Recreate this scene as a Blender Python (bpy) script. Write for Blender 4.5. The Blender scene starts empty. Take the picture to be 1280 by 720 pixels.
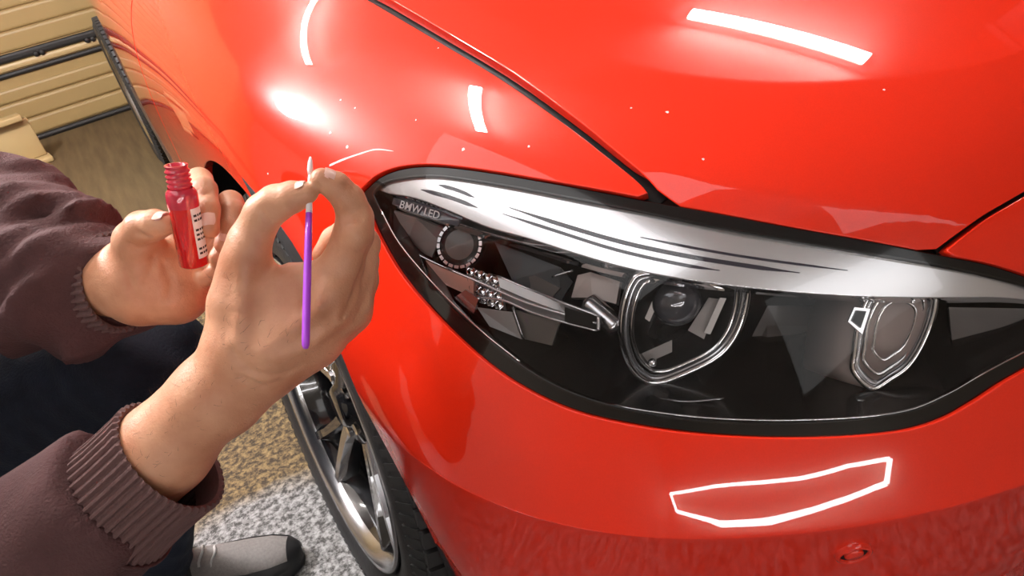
import bpy, bmesh, math, random
import numpy as np
from math import sin, cos, radians, pi, sqrt, atan2, hypot
from mathutils import Vector, Matrix
from mathutils.bvhtree import BVHTree
from mathutils.geometry import delaunay_2d_cdt
random.seed(7)
rng = np.random.default_rng(7)
scene = bpy.context.scene
COL = scene.collection

# ------------------------------------------------------------------ camera
CAM_P = np.array([-.0907, -.9186, .9954])
AZ, PITCH, ROLL, FPX = radians(25.67), radians(32.22), radians(-13.08), 905.0
_fh = np.array([sin(AZ), cos(AZ), 0.]); _r = np.array([cos(AZ), -sin(AZ), 0.])
CAM_F = _fh*cos(PITCH) + np.array([0, 0, -sin(PITCH)])
_u = np.cross(_r, CAM_F)
CAM_R = _r*cos(ROLL) + _u*sin(ROLL)
CAM_U = -_r*sin(ROLL) + _u*cos(ROLL)
cd = bpy.data.cameras.new('camera'); cam = bpy.data.objects.new('camera', cd); COL.objects.link(cam)
cd.sensor_width = 36; cd.lens = FPX/1280*36; cd.clip_start = .02
cam.matrix_world = Matrix(((CAM_R[0], CAM_U[0], -CAM_F[0], CAM_P[0]), (CAM_R[1], CAM_U[1], -CAM_F[1], CAM_P[1]),
                           (CAM_R[2], CAM_U[2], -CAM_F[2], CAM_P[2]), (0, 0, 0, 1)))
scene.camera = cam
def ray(px, py):
    return CAM_F + CAM_R*(px-640)/FPX - CAM_U*(py-360)/FPX
def at(px, py, depth):                      # point of the place seen at a pixel, at a distance along the optical axis
    return CAM_P + ray(px, py)*depth
def atz(px, py, z):
    d = ray(px, py); return CAM_P + d*((z-CAM_P[2])/d[2])
def aty(px, py, y):
    d = ray(px, py); return CAM_P + d*((y-CAM_P[1])/d[1])

# ------------------------------------------------------------------ world, lights, exposure
vs = scene.view_settings
vs.view_transform = 'Standard'; vs.look = 'None'; vs.gamma = 1; vs.use_curve_mapping = False
vs.exposure = -0.28
wd = bpy.data.worlds.new('garage_air'); scene.world = wd; wd.use_nodes = True
wd.node_tree.nodes['Background'].inputs[0].default_value = (1, .93, .85, 1)
wd.node_tree.nodes['Background'].inputs[1].default_value = .25
def area(name, loc, look, sx, sy, power, col=(1, 1, 1), shape='RECTANGLE'):
    l = bpy.data.lights.new(name, 'AREA'); l.shape = shape; l.size = sx; l.size_y = sy; l.energy = power; l.color = col
    o = bpy.data.objects.new(name, l); COL.objects.link(o); o.location = loc
    d = Vector(look)-Vector(loc); o.rotation_euler = d.to_track_quat('-Z', 'Y').to_euler()
    return o
area('brow_fill_ceiling', (-1.1, -.75, 2.43), (-1.1, -.75, 0), 1.1, 2.3, 15)  # added soft light from above that whitens the headlight brow
area('brow_fill_front', (.35, -3.3, 2.15), (.3, -.7, .6), 1.7, .7, 5)  # second added light, whitens the inner end of the brow


# ------------------------------------------------------------------ helpers
MATS = {}
def new_mat(name):
    m = bpy.data.materials.new(name); m.use_nodes = True; MATS[name] = m
    nt = m.node_tree; b = nt.nodes['Principled BSDF']
    return m, nt, b
def N(nt, typ, **kw):
    n = nt.nodes.new(typ)
    for k, v in kw.items():
        if hasattr(n, k): setattr(n, k, v)
    return n
def L(nt, a, b): nt.links.new(a, b)
def setp(b, **kw):
    for k, v in kw.items():
        k = k.replace('_', ' ')
        b.inputs[k].default_value = (tuple(v)+(1,) if isinstance(v, (tuple, list)) and len(v) == 3 else v)
def simple(name, color, rough=.5, metal=0., spec=.5, var=.08, vscale=40, bump=0., bscale=200, coat=0, alpha=None):
    m, nt, b = new_mat(name)
    setp(b, Roughness=rough, Metallic=metal); b.inputs['Specular IOR Level'].default_value = spec
    b.inputs['Coat Weight'].default_value = coat; b.inputs['Coat Roughness'].default_value = .03
    tc = N(nt, 'ShaderNodeTexCoord'); no = N(nt, 'ShaderNodeTexNoise'); no.inputs['Scale'].default_value = vscale
    no.inputs['Detail'].default_value = 5
    L(nt, tc.outputs['Object'], no.inputs['Vector'])
    mx = N(nt, 'ShaderNodeMix', data_type='RGBA')
    mx.inputs[6].default_value = tuple(max(0, c*(1-var)) for c in color)+(1,)
    mx.inputs[7].default_value = tuple(min(1, c*(1+var)) for c in color)+(1,)
    L(nt, no.outputs[0], mx.inputs[0]); L(nt, mx.outputs[2], b.inputs['Base Color'])
    if bump:
        n2 = N(nt, 'ShaderNodeTexNoise'); n2.inputs['Scale'].default_value = bscale; n2.inputs['Detail'].default_value = 4
        L(nt, tc.outputs['Object'], n2.inputs['Vector'])
        bp = N(nt, 'ShaderNodeBump'); bp.inputs['Strength'].default_value = bump; bp.inputs['Distance'].default_value = .004
        L(nt, n2.outputs[0], bp.inputs['Height']); L(nt, bp.outputs[0], b.inputs['Normal'])
    return m
def mesh_obj(name, verts, faces, mat, parent=None, smooth=True, normals=None):
    me = bpy.data.meshes.new(name); me.from_pydata([tuple(map(float, v)) for v in verts], [], [tuple(map(int, f)) for f in faces])
    me.validate(); me.update()
    if smooth: me.polygons.foreach_set('use_smooth', [True]*len(me.polygons))
    if normals is not None: me.normals_split_custom_set_from_vertices([tuple(map(float, n)) for n in normals])
    o = bpy.data.objects.new(name, me); COL.objects.link(o)
    if mat: me.materials.append(MATS[mat] if isinstance(mat, str) else mat)
    if parent: o.parent = parent
    return o
def empty(name, loc=(0, 0, 0)):
    o = bpy.data.objects.new(name, None); COL.objects.link(o); o.location = loc; o.empty_display_size = .05
    return o
def tag(o, label, cat=None, group=None, kind=None):
    if label: o['label'] = label
    if cat: o['category'] = cat
    if group: o['group'] = group
    if kind: o['kind'] = kind
    return o
def crom(pts, n=8, closed=False):           # Catmull-Rom through points
    P = np.array(pts, float); out = []; m = len(P)
    for i in range(m if closed else m-1):
        p1, p2 = P[i], P[(i+1) % m]
        p0 = P[i-1] if (i or closed) else 2*p1-p2
        p3 = P[(i+2) % m] if (i+2 < m or closed) else 2*p2-p1
        for k in range(n):
            t = k/n
            out.append(.5*((2*p1)+(p2-p0)*t+(2*p0-5*p1+4*p2-p3)*t*t+(-p0+3*p1-3*p2+p3)*t**3))
    if not closed: out.append(P[-1])
    return np.array(out)
def nrm(v): v = np.asarray(v, float); return v/max(1e-12, np.linalg.norm(v))
def tube_geo(path, rad, seg=8, closed=False, caps=True, up=None, prof=None):
    P = np.array(path, float); m = len(P)
    R = np.full(m, rad) if np.isscalar(rad) else np.array(rad, float)
    T = np.array([nrm((P[(i+1) % m] if (closed or i+1 < m) else P[i])-(P[i-1] if (closed or i > 0) else P[i])) for i in range(m)])
    u = np.array(up if up is not None else ((0, 0, 1) if abs(T[0][2]) < .9 else (1, 0, 0)), float)
    V = []; F = []
    if prof is None: prof = [(cos(2*pi*k/seg), sin(2*pi*k/seg)) for k in range(seg)]
    seg = len(prof)
    for i in range(m):
        u = nrm(u-T[i]*u.dot(T[i])); w = np.cross(T[i], u)
        for a, b in prof: V.append(P[i]+R[i]*(a*u+b*w))
    for i in range(m if closed else m-1):
        j = (i+1) % m
        for k in range(seg):
            l = (k+1) % seg
            F.append((i*seg+k, i*seg+l, j*seg+l, j*seg+k))
    if caps and not closed:
        F.append(tuple(range(seg))[::-1]); F.append(tuple(range((m-1)*seg, m*seg)))
    return V, F
def merge(*geos):
    V = []; F = []
    for v, f in geos:
        o = len(V); V += list(v); F += [tuple(i+o for i in q) for q in f]
    return V, F
def box_geo(c, s, M=None, bev=0.0):
    c = np.array(c, float); h = np.array(s, float)/2
    if bev <= 0:
        V = [np.array([x, y, z])*h for x in (-1, 1) for y in (-1, 1) for z in (-1, 1)]
        F = [(0, 1, 3, 2), (4, 6, 7, 5), (0, 4, 5, 1), (2, 3, 7, 6), (0, 2, 6, 4), (1, 5, 7, 3)]
    else:
        bm = bmesh.new(); bmesh.ops.create_cube(bm, size=1)
        for v in bm.verts: v.co = Vector(v.co)*1.0; v.co.x *= s[0]; v.co.y *= s[1]; v.co.z *= s[2]
        bmesh.ops.bevel(bm, geom=bm.edges[:]+bm.verts[:], offset=bev, segments=2, affect='EDGES', profile=.5)
        bm.verts.index_update()
        V = [np.array(v.co) for v in bm.verts]; F = [tuple(v.index for v in f.verts) for f in bm.faces]; bm.free()
    if M is not None: V = [M@v for v in V]
    return [v+c for v in V], F
def lathe_geo(prof, c, axis, seg=32, up=None):       # prof: (radius, height) list
    a = nrm(axis); u = np.array(up if up is not None else ((0, 0, 1) if abs(a[2]) < .9 else (1, 0, 0)), float)
    u = nrm(u-a*u.dot(a)); w = np.cross(a, u); V = []; F = []
    for r, h in prof:
        for k in range(seg):
            t = 2*pi*k/seg; V.append(np.array(c)+a*h+r*(cos(t)*u+sin(t)*w))
    for i in range(len(prof)-1):
        for k in range(seg):
            l = (k+1) % seg; F.append((i*seg+k, i*seg+l, (i+1)*seg+l, (i+1)*seg+k))
    return V, F
def autosmooth(o, ang=40):
    me = o.data; bm = bmesh.new(); bm.from_mesh(me)
    for e in bm.edges:
        if len(e.link_faces) == 2 and e.calc_face_angle(0) > radians(ang): e.smooth = False
    bm.to_mesh(me); bm.free()
    return o

# ------------------------------------------------------------------ materials
def paint():
    m, nt, b = new_mat('red_car_paint')
    setp(b, Base_Color=(.80, .022, .008), Roughness=.22, Metallic=.0); b.inputs['Specular IOR Level'].default_value = .06
    b.inputs['Coat Weight'].default_value = 1.0; b.inputs['Coat Roughness'].default_value = .012; b.inputs['Coat IOR'].default_value = 1.6
    tc = N(nt, 'ShaderNodeTexCoord'); no = N(nt, 'ShaderNodeTexNoise'); no.inputs['Scale'].default_value = 900
    L(nt, tc.outputs['Object'], no.inputs['Vector'])
    mx = N(nt, 'ShaderNodeMix', data_type='RGBA'); mx.inputs[6].default_value = (.74, .022, .006, 1); mx.inputs[7].default_value = (.84, .030, .008, 1)
    L(nt, no.outputs[0], mx.inputs[0]); L(nt, mx.outputs[2], b.inputs['Base Color'])
paint()
simple('black_rubber', (.004, .004, .004), .5, var=.3, spec=.25)
simple('black_gloss', (.003, .003, .003), .12, coat=.35)
simple('black_plastic', (.014, .014, .015), .3, var=.2)
simple('dark_underbody', (.010, .009, .009), .9)
simple('chrome', (.86, .86, .87), .07, metal=1, var=.02)
simple('satin_silver', (.62, .63, .65), .22, metal=1, var=.03)
simple('brow_white', (.95, .955, .97), .2, metal=.8, var=.01, coat=1)
simple('grey_housing', (.30, .275, .26), .3, var=.15, coat=.3)
simple('brown_housing', (.115, .10, .09), .35, var=.2, coat=.3)
simple('dark_housing', (.022, .020, .020), .25, var=.2, coat=.5)
simple('taupe_housing', (.52, .43, .39), .35, var=.1, coat=.2)
simple('skin_reflection_pink', (.80, .42, .33), .2, var=.1, coat=1)
simple('silver_print', (.9, .9, .92), .4, var=0)
def glass():
    m, nt, b = new_mat('clear_lens'); nt.nodes.remove(b)
    out = nt.nodes['Material Output']; tr = N(nt, 'ShaderNodeBsdfTransparent'); gl = N(nt, 'ShaderNodeBsdfGlossy')
    tr.inputs[0].default_value = (.97, .97, .98, 1); gl.inputs['Roughness'].default_value = .015
    fr = N(nt, 'ShaderNodeFresnel'); fr.inputs['IOR'].default_value = 1.45
    mx = N(nt, 'ShaderNodeMixShader'); L(nt, fr.outputs[0], mx.inputs[0]); L(nt, tr.outputs[0], mx.inputs[1]); L(nt, gl.outputs[0], mx.inputs[2])
    L(nt, mx.outputs[0], out.inputs[0])
glass()

# ------------------------------------------------------------------ the room
def concrete():
    m, nt, b = new_mat('garage_floor')
    tc = N(nt, 'ShaderNodeTexCoord')
    n1 = N(nt, 'ShaderNodeTexNoise'); n1.inputs['Scale'].default_value = 70; n1.inputs['Detail'].default_value = 6; n1.inputs['Roughness'].default_value = .75
    n2 = N(nt, 'ShaderNodeTexNoise'); n2.inputs['Scale'].default_value = 6; n2.inputs['Detail'].default_value = 3
    mp = N(nt, 'ShaderNodeMapping'); mp.inputs['Scale'].default_value = (14, 1.2, 1)
    n3 = N(nt, 'ShaderNodeTexNoise'); n3.inputs['Scale'].default_value = 2.2; n3.inputs['Detail'].default_value = 4
    for n in (n1, n2): L(nt, tc.outputs['Object'], n.inputs['Vector'])
    L(nt, tc.outputs['Object'], mp.inputs[0]); L(nt, mp.outputs[0], n3.inputs['Vector'])
    # brown speckle over the bay, grey speckle towards its front, split along a border
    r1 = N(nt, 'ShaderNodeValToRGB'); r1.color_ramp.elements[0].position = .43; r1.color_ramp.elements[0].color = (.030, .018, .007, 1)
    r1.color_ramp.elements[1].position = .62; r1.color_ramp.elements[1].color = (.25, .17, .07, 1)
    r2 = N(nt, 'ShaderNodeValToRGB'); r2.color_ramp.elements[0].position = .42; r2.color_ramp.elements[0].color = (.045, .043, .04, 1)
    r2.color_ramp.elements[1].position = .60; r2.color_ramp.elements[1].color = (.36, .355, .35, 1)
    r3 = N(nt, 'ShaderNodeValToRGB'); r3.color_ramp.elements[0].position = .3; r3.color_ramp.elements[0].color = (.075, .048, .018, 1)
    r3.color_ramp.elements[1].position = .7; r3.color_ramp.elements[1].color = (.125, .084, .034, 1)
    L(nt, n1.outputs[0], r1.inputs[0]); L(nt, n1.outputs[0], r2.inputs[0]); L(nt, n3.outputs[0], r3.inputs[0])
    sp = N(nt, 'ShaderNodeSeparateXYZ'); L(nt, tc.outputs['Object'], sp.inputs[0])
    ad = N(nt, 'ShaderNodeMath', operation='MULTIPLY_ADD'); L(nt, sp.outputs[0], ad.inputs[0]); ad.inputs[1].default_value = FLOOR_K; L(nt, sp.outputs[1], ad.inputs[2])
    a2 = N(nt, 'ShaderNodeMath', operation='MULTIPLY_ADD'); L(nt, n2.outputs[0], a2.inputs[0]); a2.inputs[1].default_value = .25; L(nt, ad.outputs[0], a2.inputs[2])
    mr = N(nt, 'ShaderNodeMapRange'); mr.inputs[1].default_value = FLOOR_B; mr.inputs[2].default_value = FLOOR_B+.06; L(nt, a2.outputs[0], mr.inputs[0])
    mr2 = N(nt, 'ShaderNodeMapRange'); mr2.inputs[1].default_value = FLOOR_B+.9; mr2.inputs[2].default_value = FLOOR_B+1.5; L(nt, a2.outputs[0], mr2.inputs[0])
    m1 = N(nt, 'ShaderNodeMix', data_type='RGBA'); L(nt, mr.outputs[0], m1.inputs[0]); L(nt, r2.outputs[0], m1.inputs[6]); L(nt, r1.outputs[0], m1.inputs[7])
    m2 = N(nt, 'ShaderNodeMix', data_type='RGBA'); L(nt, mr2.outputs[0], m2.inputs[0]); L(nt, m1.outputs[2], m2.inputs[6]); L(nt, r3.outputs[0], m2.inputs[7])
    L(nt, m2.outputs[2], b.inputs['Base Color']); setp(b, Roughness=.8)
    bp = N(nt, 'ShaderNodeBump'); bp.inputs['Strength'].default_value = .5; bp.inputs['Distance'].default_value = .003
    L(nt, n1.outputs[0], bp.inputs['Height']); L(nt, bp.outputs[0], b.inputs['Normal'])
# the border of the grey patch runs through two floor points seen in the photograph
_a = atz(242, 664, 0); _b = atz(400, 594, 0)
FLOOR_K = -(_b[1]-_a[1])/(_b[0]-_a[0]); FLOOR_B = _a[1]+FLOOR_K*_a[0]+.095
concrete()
simple('wall_paint', (.30, .26, .21), .8, var=.06, vscale=6)
simple('ceiling_paint', (.42, .40, .37), .85, var=.04, vscale=5)
simple('cream_steel', (.34, .24, .10), .42, var=.05, vscale=9, spec=.35)
simple('cream_rib', (.46, .34, .16), .42, var=.04, vscale=9)
simple('grey_strip', (.30, .235, .15), .5, var=.1)
simple('seal_black', (.012, .011, .010), .6)
XL, XR, YF, YB, ZC = -3.1, 3.6, -3.6, 4.0, 2.45
def slab(name, lo, hi, mat):
    lo = np.array(lo, float); hi = np.array(hi, float)
    o = mesh_obj(name, *box_geo((lo+hi)/2, hi-lo), mat, smooth=False); o['kind'] = 'structure'; return o
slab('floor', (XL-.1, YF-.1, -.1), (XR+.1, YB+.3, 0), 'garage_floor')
slab('ceiling', (XL-.1, YF-.1, ZC), (XR+.1, YB+.3, ZC+.1), 'ceiling_paint')
slab('wall_left', (XL-.1, YF-.1, 0), (XL, YB+.3, ZC), 'wall_paint')
slab('wall_right', (XR, YF-.1, 0), (XR+.1, YB+.3, ZC), 'wall_paint')
slab('wall_front', (XL, YF-.1, 0), (XR, YF, ZC), 'wall_paint')
slab('wall_back', (XL, YB+.12, 0), (XR, YB+.3, ZC), 'wall_paint')
# sectional garage door: panels with pressed ribs, seals and bolts
gd = empty('door_1', (0, YB, 0)); gd['kind'] = 'structure'
tag(gd, 'cream sectional garage door with ribbed panels behind the car', kind='structure')
def ydoor(px, py): return aty(px, py, YB)

# ------------------------------------------------------------------ car body: one lofted skin, cut into panels
CX = .887
_half = [(.17, 3.5), (.115, 3.0), (.05, 2.2), (.018, 1.4), (.004, .8), (0, .4), (-.004, .1), (-.003, -.15), (.003, -.32), (.016, -.42), (.042, -.50), (.085, -.575), (.15, -.645), (.25, -.715),
         (.37, -.768), (.52, -.806), (.70, -.830), (CX, -.838)]
_h = crom(_half, 24)
_out = np.vstack([_h, np.column_stack([2*CX-_h[::-1][1:, 0], _h[::-1][1:, 1]])])
_len = np.concatenate([[0], np.cumsum(np.linalg.norm(np.diff(_out, axis=0), axis=1))])
ULEN = _len[-1]; UMID = ULEN/2
def Hood(x, y):
    yn = np.minimum(y, 0)
    return .905+.15*y-.05*np.minimum(y, 1.2)**2+.16*yn**3-.055*((x-CX)/CX)**2
ZLOW = .20
# perimeter profile: (inset d, normalised height g)
_front = np.array([(.080, 0), (.052, .16), (.028, .36), (.0070, .505), (.0008, .5425), (.0010, .546), (.0018, .5505), (.0305, .66), (.073, .77), (.116, .87), (.160, .94), (.215, .985), (.28, 1)])
_side = np.array([(.03, 0), (.004, .14), (.0, .34), (0, .50), (0, .56), (.000, .63), (.002, .69), (.008, .78), (.025, .87), (.062, .945), (.12, .985), (.19, 1.0), (.28, 1)])
def bspl(C, t):                              # C: (...,n,2) clamped cubic B-spline at t in 0..1
    n = C.shape[-2]; deg = 3
    kn = np.concatenate([np.zeros(deg), np.linspace(0, 1, n-deg+1), np.ones(deg)])
    t = np.clip(t, 0, 1-1e-9)
    B = [((t >= kn[i]) & (t < kn[i+1])).astype(float) for i in range(len(kn)-1)]
    for p in range(1, deg+1):
        nb = []
        for i in range(len(kn)-1-p):
            a = (t-kn[i])/(kn[i+p]-kn[i]) if kn[i+p] > kn[i] else 0
            c = (kn[i+p+1]-t)/(kn[i+p+1]-kn[i+1]) if kn[i+p+1] > kn[i+1] else 0
            nb.append(a*B[i]+c*B[i+1])
        B = nb
    return sum(B[i][..., None]*C[..., i, :] for i in range(n))
TV = 1.15                                    # v runs 0..TV (perimeter) .. TV+.9 (hood)
VMAX = TV+.9
def surf(u, v):
    u = np.asarray(u, float); v = np.asarray(v, float)
    ox = np.interp(u, _len, _out[:, 0]); oy = np.interp(u, _len, _out[:, 1])
    k = np.clip((-.02-oy)/.52, 0, 1); k = k*k*(3-2*k)
    kl = np.clip((-.40-oy)/.30, 0, 1); kl = kl*kl*(3-2*kl)        # the undercut below the crease starts ahead of the arch
    kk = np.where(np.arange(len(_side)) < 5, kl.reshape(-1, 1), k.reshape(-1, 1))[..., None]
    C = _side[None]*(1-kk)+_front[None]*kk
    dg = bspl(C, (np.clip(v, 0, TV)/TV).reshape(-1))
    d = dg[:, 0].reshape(u.shape); g = dg[:, 1].reshape(u.shape)
    yc = np.where(oy > .1, oy, .1+(oy-.1)*.6)
    dx = CX-ox; dy = yc-oy; ln = np.maximum(np.hypot(dx, dy), 1e-6)
    w = np.clip((v-TV)/.9, 0, 1)
    dd = d+(ln-.28)*w
    x = ox+dx/ln*dd; y = oy+dy/ln*dd
    hh = Hood(x, y)-ZLOW                       # the bumper crease keeps its height of .513 round the nose
    gc = .545*(1-k)+k*np.clip((.513-ZLOW)/hh, .4, .8)
    g = np.where(g < .545, g*gc/.545, gc+(g-.545)*(1-gc)/.455)
    z = ZLOW+hh*g
    return np.stack([x, y, z], -1)
def snorm(u, v):
    e = 2e-3
    u = np.asarray(u, float); v = np.asarray(v, float)
    a = surf(np.clip(u+e, 0, ULEN), v)-surf(np.clip(u-e, 0, ULEN), v); b = surf(u, np.clip(v+e, 0, VMAX))-surf(u, np.clip(v-e, 0, VMAX))
    n = np.cross(a, b); n /= np.maximum(np.linalg.norm(n, axis=-1, keepdims=True), 1e-12)
    return -n if OUTSIGN < 0 else n
OUTSIGN = 1
OUTSIGN = 1 if snorm(np.array([3.2]), np.array([.5]))[0][0] < 0 else -1
# body grid for picking
_gu = np.concatenate([np.linspace(0, UMID-2.06, 60), np.linspace(UMID-2.05, UMID+.2, 240), np.linspace(UMID+.21, ULEN, 100)]); _gv = np.linspace(0, VMAX, 190)
_G = surf(*np.meshgrid(_gu, _gv, indexing='ij')); _nu, _nv = len(_gu), len(_gv)
_vf = _G.reshape(-1, 3)
_tri = []
for i in range(_nu-1):
    for j in range(_nv-1):
        a = i*_nv+j; _tri.append((a, a+_nv, a+_nv+1)); _tri.append((a, a+_nv+1, a+1))
BVH = BVHTree.FromPolygons([tuple(p) for p in _vf.tolist()], _tri)
_uvg = np.stack(np.meshgrid(_gu, _gv, indexing='ij'), -1).reshape(-1, 2)
def cast(o, d):
    loc, n, idx, dist = BVH.ray_cast(Vector(o), Vector(d))
    if loc is None: return None
    a, b, c = _tri[idx]; P = np.array(loc); A, B, C = _vf[a], _vf[b], _vf[c]
    m = np.stack([B-A, C-A], 1); w = np.linalg.lstsq(m, P-A, rcond=None)[0]
    return _uvg[a]+(_uvg[b]-_uvg[a])*w[0]+(_uvg[c]-_uvg[a])*w[1]
def uvp(px, py):
    r = cast(CAM_P, ray(px, py))
    if r is None: raise ValueError('no hit %s %s' % (px, py))
    return r
def uvs(y, z): return cast((-1, y, z), (1, 0, 0))      # from the side
def uvf(x, z): return cast((x, -3, z), (0, 1, 0))      # from the front
def uvt(x, y): return cast((x, y, 3), (0, 0, -1))      # from above
def S(uv, off=0.):
    u = np.array([uv[0]]); v = np.array([uv[1]]); return (surf(u, v)+off*snorm(u, v))[0]
def pxs(pts, n=6, closed=False): return [uvp(*p) for p in crom(pts, n, closed)]
def resample(poly, h):
    out = []
    m = len(poly)
    for i in range(m):
        a = np.array(poly[i]); b = np.array(poly[(i+1) % m]); k = max(1, int(np.linalg.norm(b-a)/h))
        for j in range(k): out.append(a+(b-a)*j/k)
    P = [out[0]]
    for q in out[1:]:
        if np.linalg.norm(q-P[-1]) > h*.25: P.append(q)
    if np.linalg.norm(P[-1]-P[0]) < h*.25: P.pop()
    return np.array(P)
def inside(P, poly):
    x, y = P[:, 0], P[:, 1]; c = np.zeros(len(P), bool); m = len(poly); j = m-1
    for i in range(m):
        xi, yi = poly[i]; xj, yj = poly[j]
        if yi != yj: c ^= ((yi > y) != (yj > y)) & (x < (xj-xi)*(y-yi)/(yj-yi)+xi)
        j = i
    return c
def panel(name, poly, mat, parent, h=.012, off=0., flange=.012, hole=None, disp=None, edge=.0012, rows=()):
    poly = resample(poly, h)
    area2 = sum(poly[i-1][0]*poly[i][1]-poly[i][0]*poly[i-1][1] for i in range(len(poly)))
    if area2 < 0: poly = poly[::-1]
    lo, hi = poly.min(0), poly.max(0)
    g = np.stack(np.meshgrid(np.arange(lo[0], hi[0], h), np.arange(lo[1], hi[1], h), indexing='ij'), -1).reshape(-1, 2)
    for rv in rows: g = g[np.abs(g[:, 1]-rv) > .0055]
    for rv in rows:                            # extra rows of points along a crease
        q = np.arange(lo[0], hi[0], h*.6); g = np.vstack([g]+[np.column_stack([q, np.full(len(q), rv+dv)]) for dv in (-.005, -.0025, 0, .0025, .005)])
    g = g[inside(g, poly)]
    # keep grid points off the border
    keep = np.ones(len(g), bool)
    for i in range(len(poly)):
        a = poly[i]; keep &= ((g-a)**2).sum(1) > (.45*h)**2
    g = g[keep]
    holes = []
    faces = [list(range(len(poly)))]; pts = [tuple(p) for p in poly]
    if hole is not None:
        hp = resample(hole, h); g = g[~inside(g, hp)]
        a2 = sum(hp[i-1][0]*hp[i][1]-hp[i][0]*hp[i-1][1] for i in range(len(hp)))
        if a2 < 0: hp = hp[::-1]
        base = len(pts); pts += [tuple(p) for p in hp]; holes = [(base+i, base+(i+1) % len(hp)) for i in range(len(hp))]
    pts += [tuple(p) for p in g]
    vv, ee, ff, *_ = delaunay_2d_cdt([Vector(p) for p in pts], holes, faces, 1, 1e-7)
    uv = np.array([tuple(p) for p in vv])
    tri = [tuple(f) for f in ff]
    if hole is not None:
        cen = np.array([uv[list(f)].mean(0) for f in tri]); ins = inside(cen, hp); tri = [f for f, k in zip(tri, ins) if not k]
    P = surf(uv[:, 0], uv[:, 1]); Nn = snorm(uv[:, 0], uv[:, 1])
    if off: P = P+Nn*off
    if disp is not None: P, Nn = disp(uv, P, Nn)
    # orientation
    A_ = np.array(tri); vote = (np.cross(P[A_[:, 1]]-P[A_[:, 0]], P[A_[:, 2]]-P[A_[:, 0]])*Nn[A_[:, 0]]).sum(1)
    ccw = np.cross(uv[A_[:, 1]]-uv[A_[:, 0]], uv[A_[:, 2]]-uv[A_[:, 0]]) > 0
    fl = (np.sign(vote)*np.where(ccw, 1, -1)).sum() < 0          # one sense for the whole panel
    T = [tuple(f) if (c != fl) else tuple(f[::-1]) for f, c in zip(A_, ccw)]
    if flange:
        es = set()
        for f in T:
            for k in range(len(f)): es.add((f[k], f[(k+1) % len(f)]))
        bd = [e for e in es if (e[1], e[0]) not in es and not (uv[e[0]][1] > VMAX-1e-3 and uv[e[1]][1] > VMAX-1e-3)]
        nb = {}
        outv = {}
        for a, b in bd:
            t = P[b]-P[a]; o = np.cross(t, Nn[a]); o = nrm(o)
            for k in (a, b): outv[k] = outv.get(k, 0)+o
        V = list(P); NN = list(Nn); r1 = {}; r2 = {}; r3 = {}
        for k, o in outv.items():
            o = nrm(o)
            r1[k] = len(V); V.append(P[k]+o*edge*.7-Nn[k]*edge*.3); NN.append(nrm(Nn[k]+o))
            r2[k] = len(V); V.append(P[k]+o*edge-Nn[k]*edge); NN.append(o)
            r3[k] = len(V); V.append(P[k]+o*edge*.9-Nn[k]*flange); NN.append(o)
        for a, b in bd:
            T.append((b, a, r1[a], r1[b])); T.append((r1[b], r1[a], r2[a], r2[b])); T.append((r2[b], r2[a], r3[a], r3[b]))
        P, Nn = V, NN
    return mesh_obj(name, P, T, mat, parent, True, Nn)
def strip(name, uvs_, w, off, mat, parent, thick=.004):   # a rubber strip that backs a seam
    uvs_ = np.array(uvs_); P = surf(uvs_[:, 0], uvs_[:, 1]); n = snorm(uvs_[:, 0], uvs_[:, 1]); V = []; F = []
    for i in range(len(P)):
        t = nrm(P[min(i+1, len(P)-1)]-P[max(i-1, 0)]); s = nrm(np.cross(t, n[i])); q = P[i]-n[i]*off
        V += [q-s*w, q+s*w, q+s*w-n[i]*thick, q-s*w-n[i]*thick]
    for i in range(len(P)-1):
        for k in range(4):
            l = (k+1) % 4; F.append((4*i+k, 4*i+4+k, 4*i+4+l, 4*i+l))
    return mesh_obj(name, V, F, mat, parent, False)

_t = np.linspace(.3, .5, 2000); V_CREASE = float(_t[np.argmax(bspl(np.repeat(_front[None], 2000, 0), _t)[:, 1] > .545)])*TV
car = empty('car', (.887, 1.0, 0))
tag(car, 'glossy red car parked nose towards the viewer with its headlight unlit', 'car')
def cpart(o):       # keep world position while parented to the car
    o.matrix_parent_inverse = Matrix.Translation((-.887, -1.0, 0)); return o
# seams and outlines picked from the photograph (pixels of the 1280x720 frame, cast onto the body)
HL_TOP = [(447, 240), (456, 230), (472, 217), (500, 207), (540, 204), (600, 210), (680, 223), (760, 237), (822, 249), (900, 263), (1000, 282), (1100, 300), (1180, 316), (1240, 328), (1290, 344), (1330, 362), (1352, 382)]
HL_BOT = [(1352, 382), (1350, 410), (1325, 437), (1290, 460), (1255, 480), (1220, 503), (1180, 525), (1130, 540), (1050, 548), (950, 549), (850, 542), (760, 527), (700, 509), (640, 478), (590, 440), (540, 391), (500, 343), (472, 295), (458, 262), (447, 240)]
hl_top = pxs(HL_TOP, 5); hl_bot = pxs(HL_BOT, 5)
HOODGAP = [(824, 247), (800, 222), (760, 189), (720, 157), (640, 99), (560, 50), (475, 0)]
HG = np.array(pxs(HOODGAP, 5))
def off_line(line, d):
    line = np.array(line); out = []
    for i in range(len(line)):
        t = line[min(i+1, len(line)-1)]-line[max(i-1, 0)]; t = t/max(1e-9, np.linalg.norm(t)); out.append(line[i]+d*np.array([-t[1], t[0]]))
    return out
GAP = .0056
hg_end = HG[-1]
def u_of_y(y): return uvs(y, .6)[0]
V_HG = hg_end[1]
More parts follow.
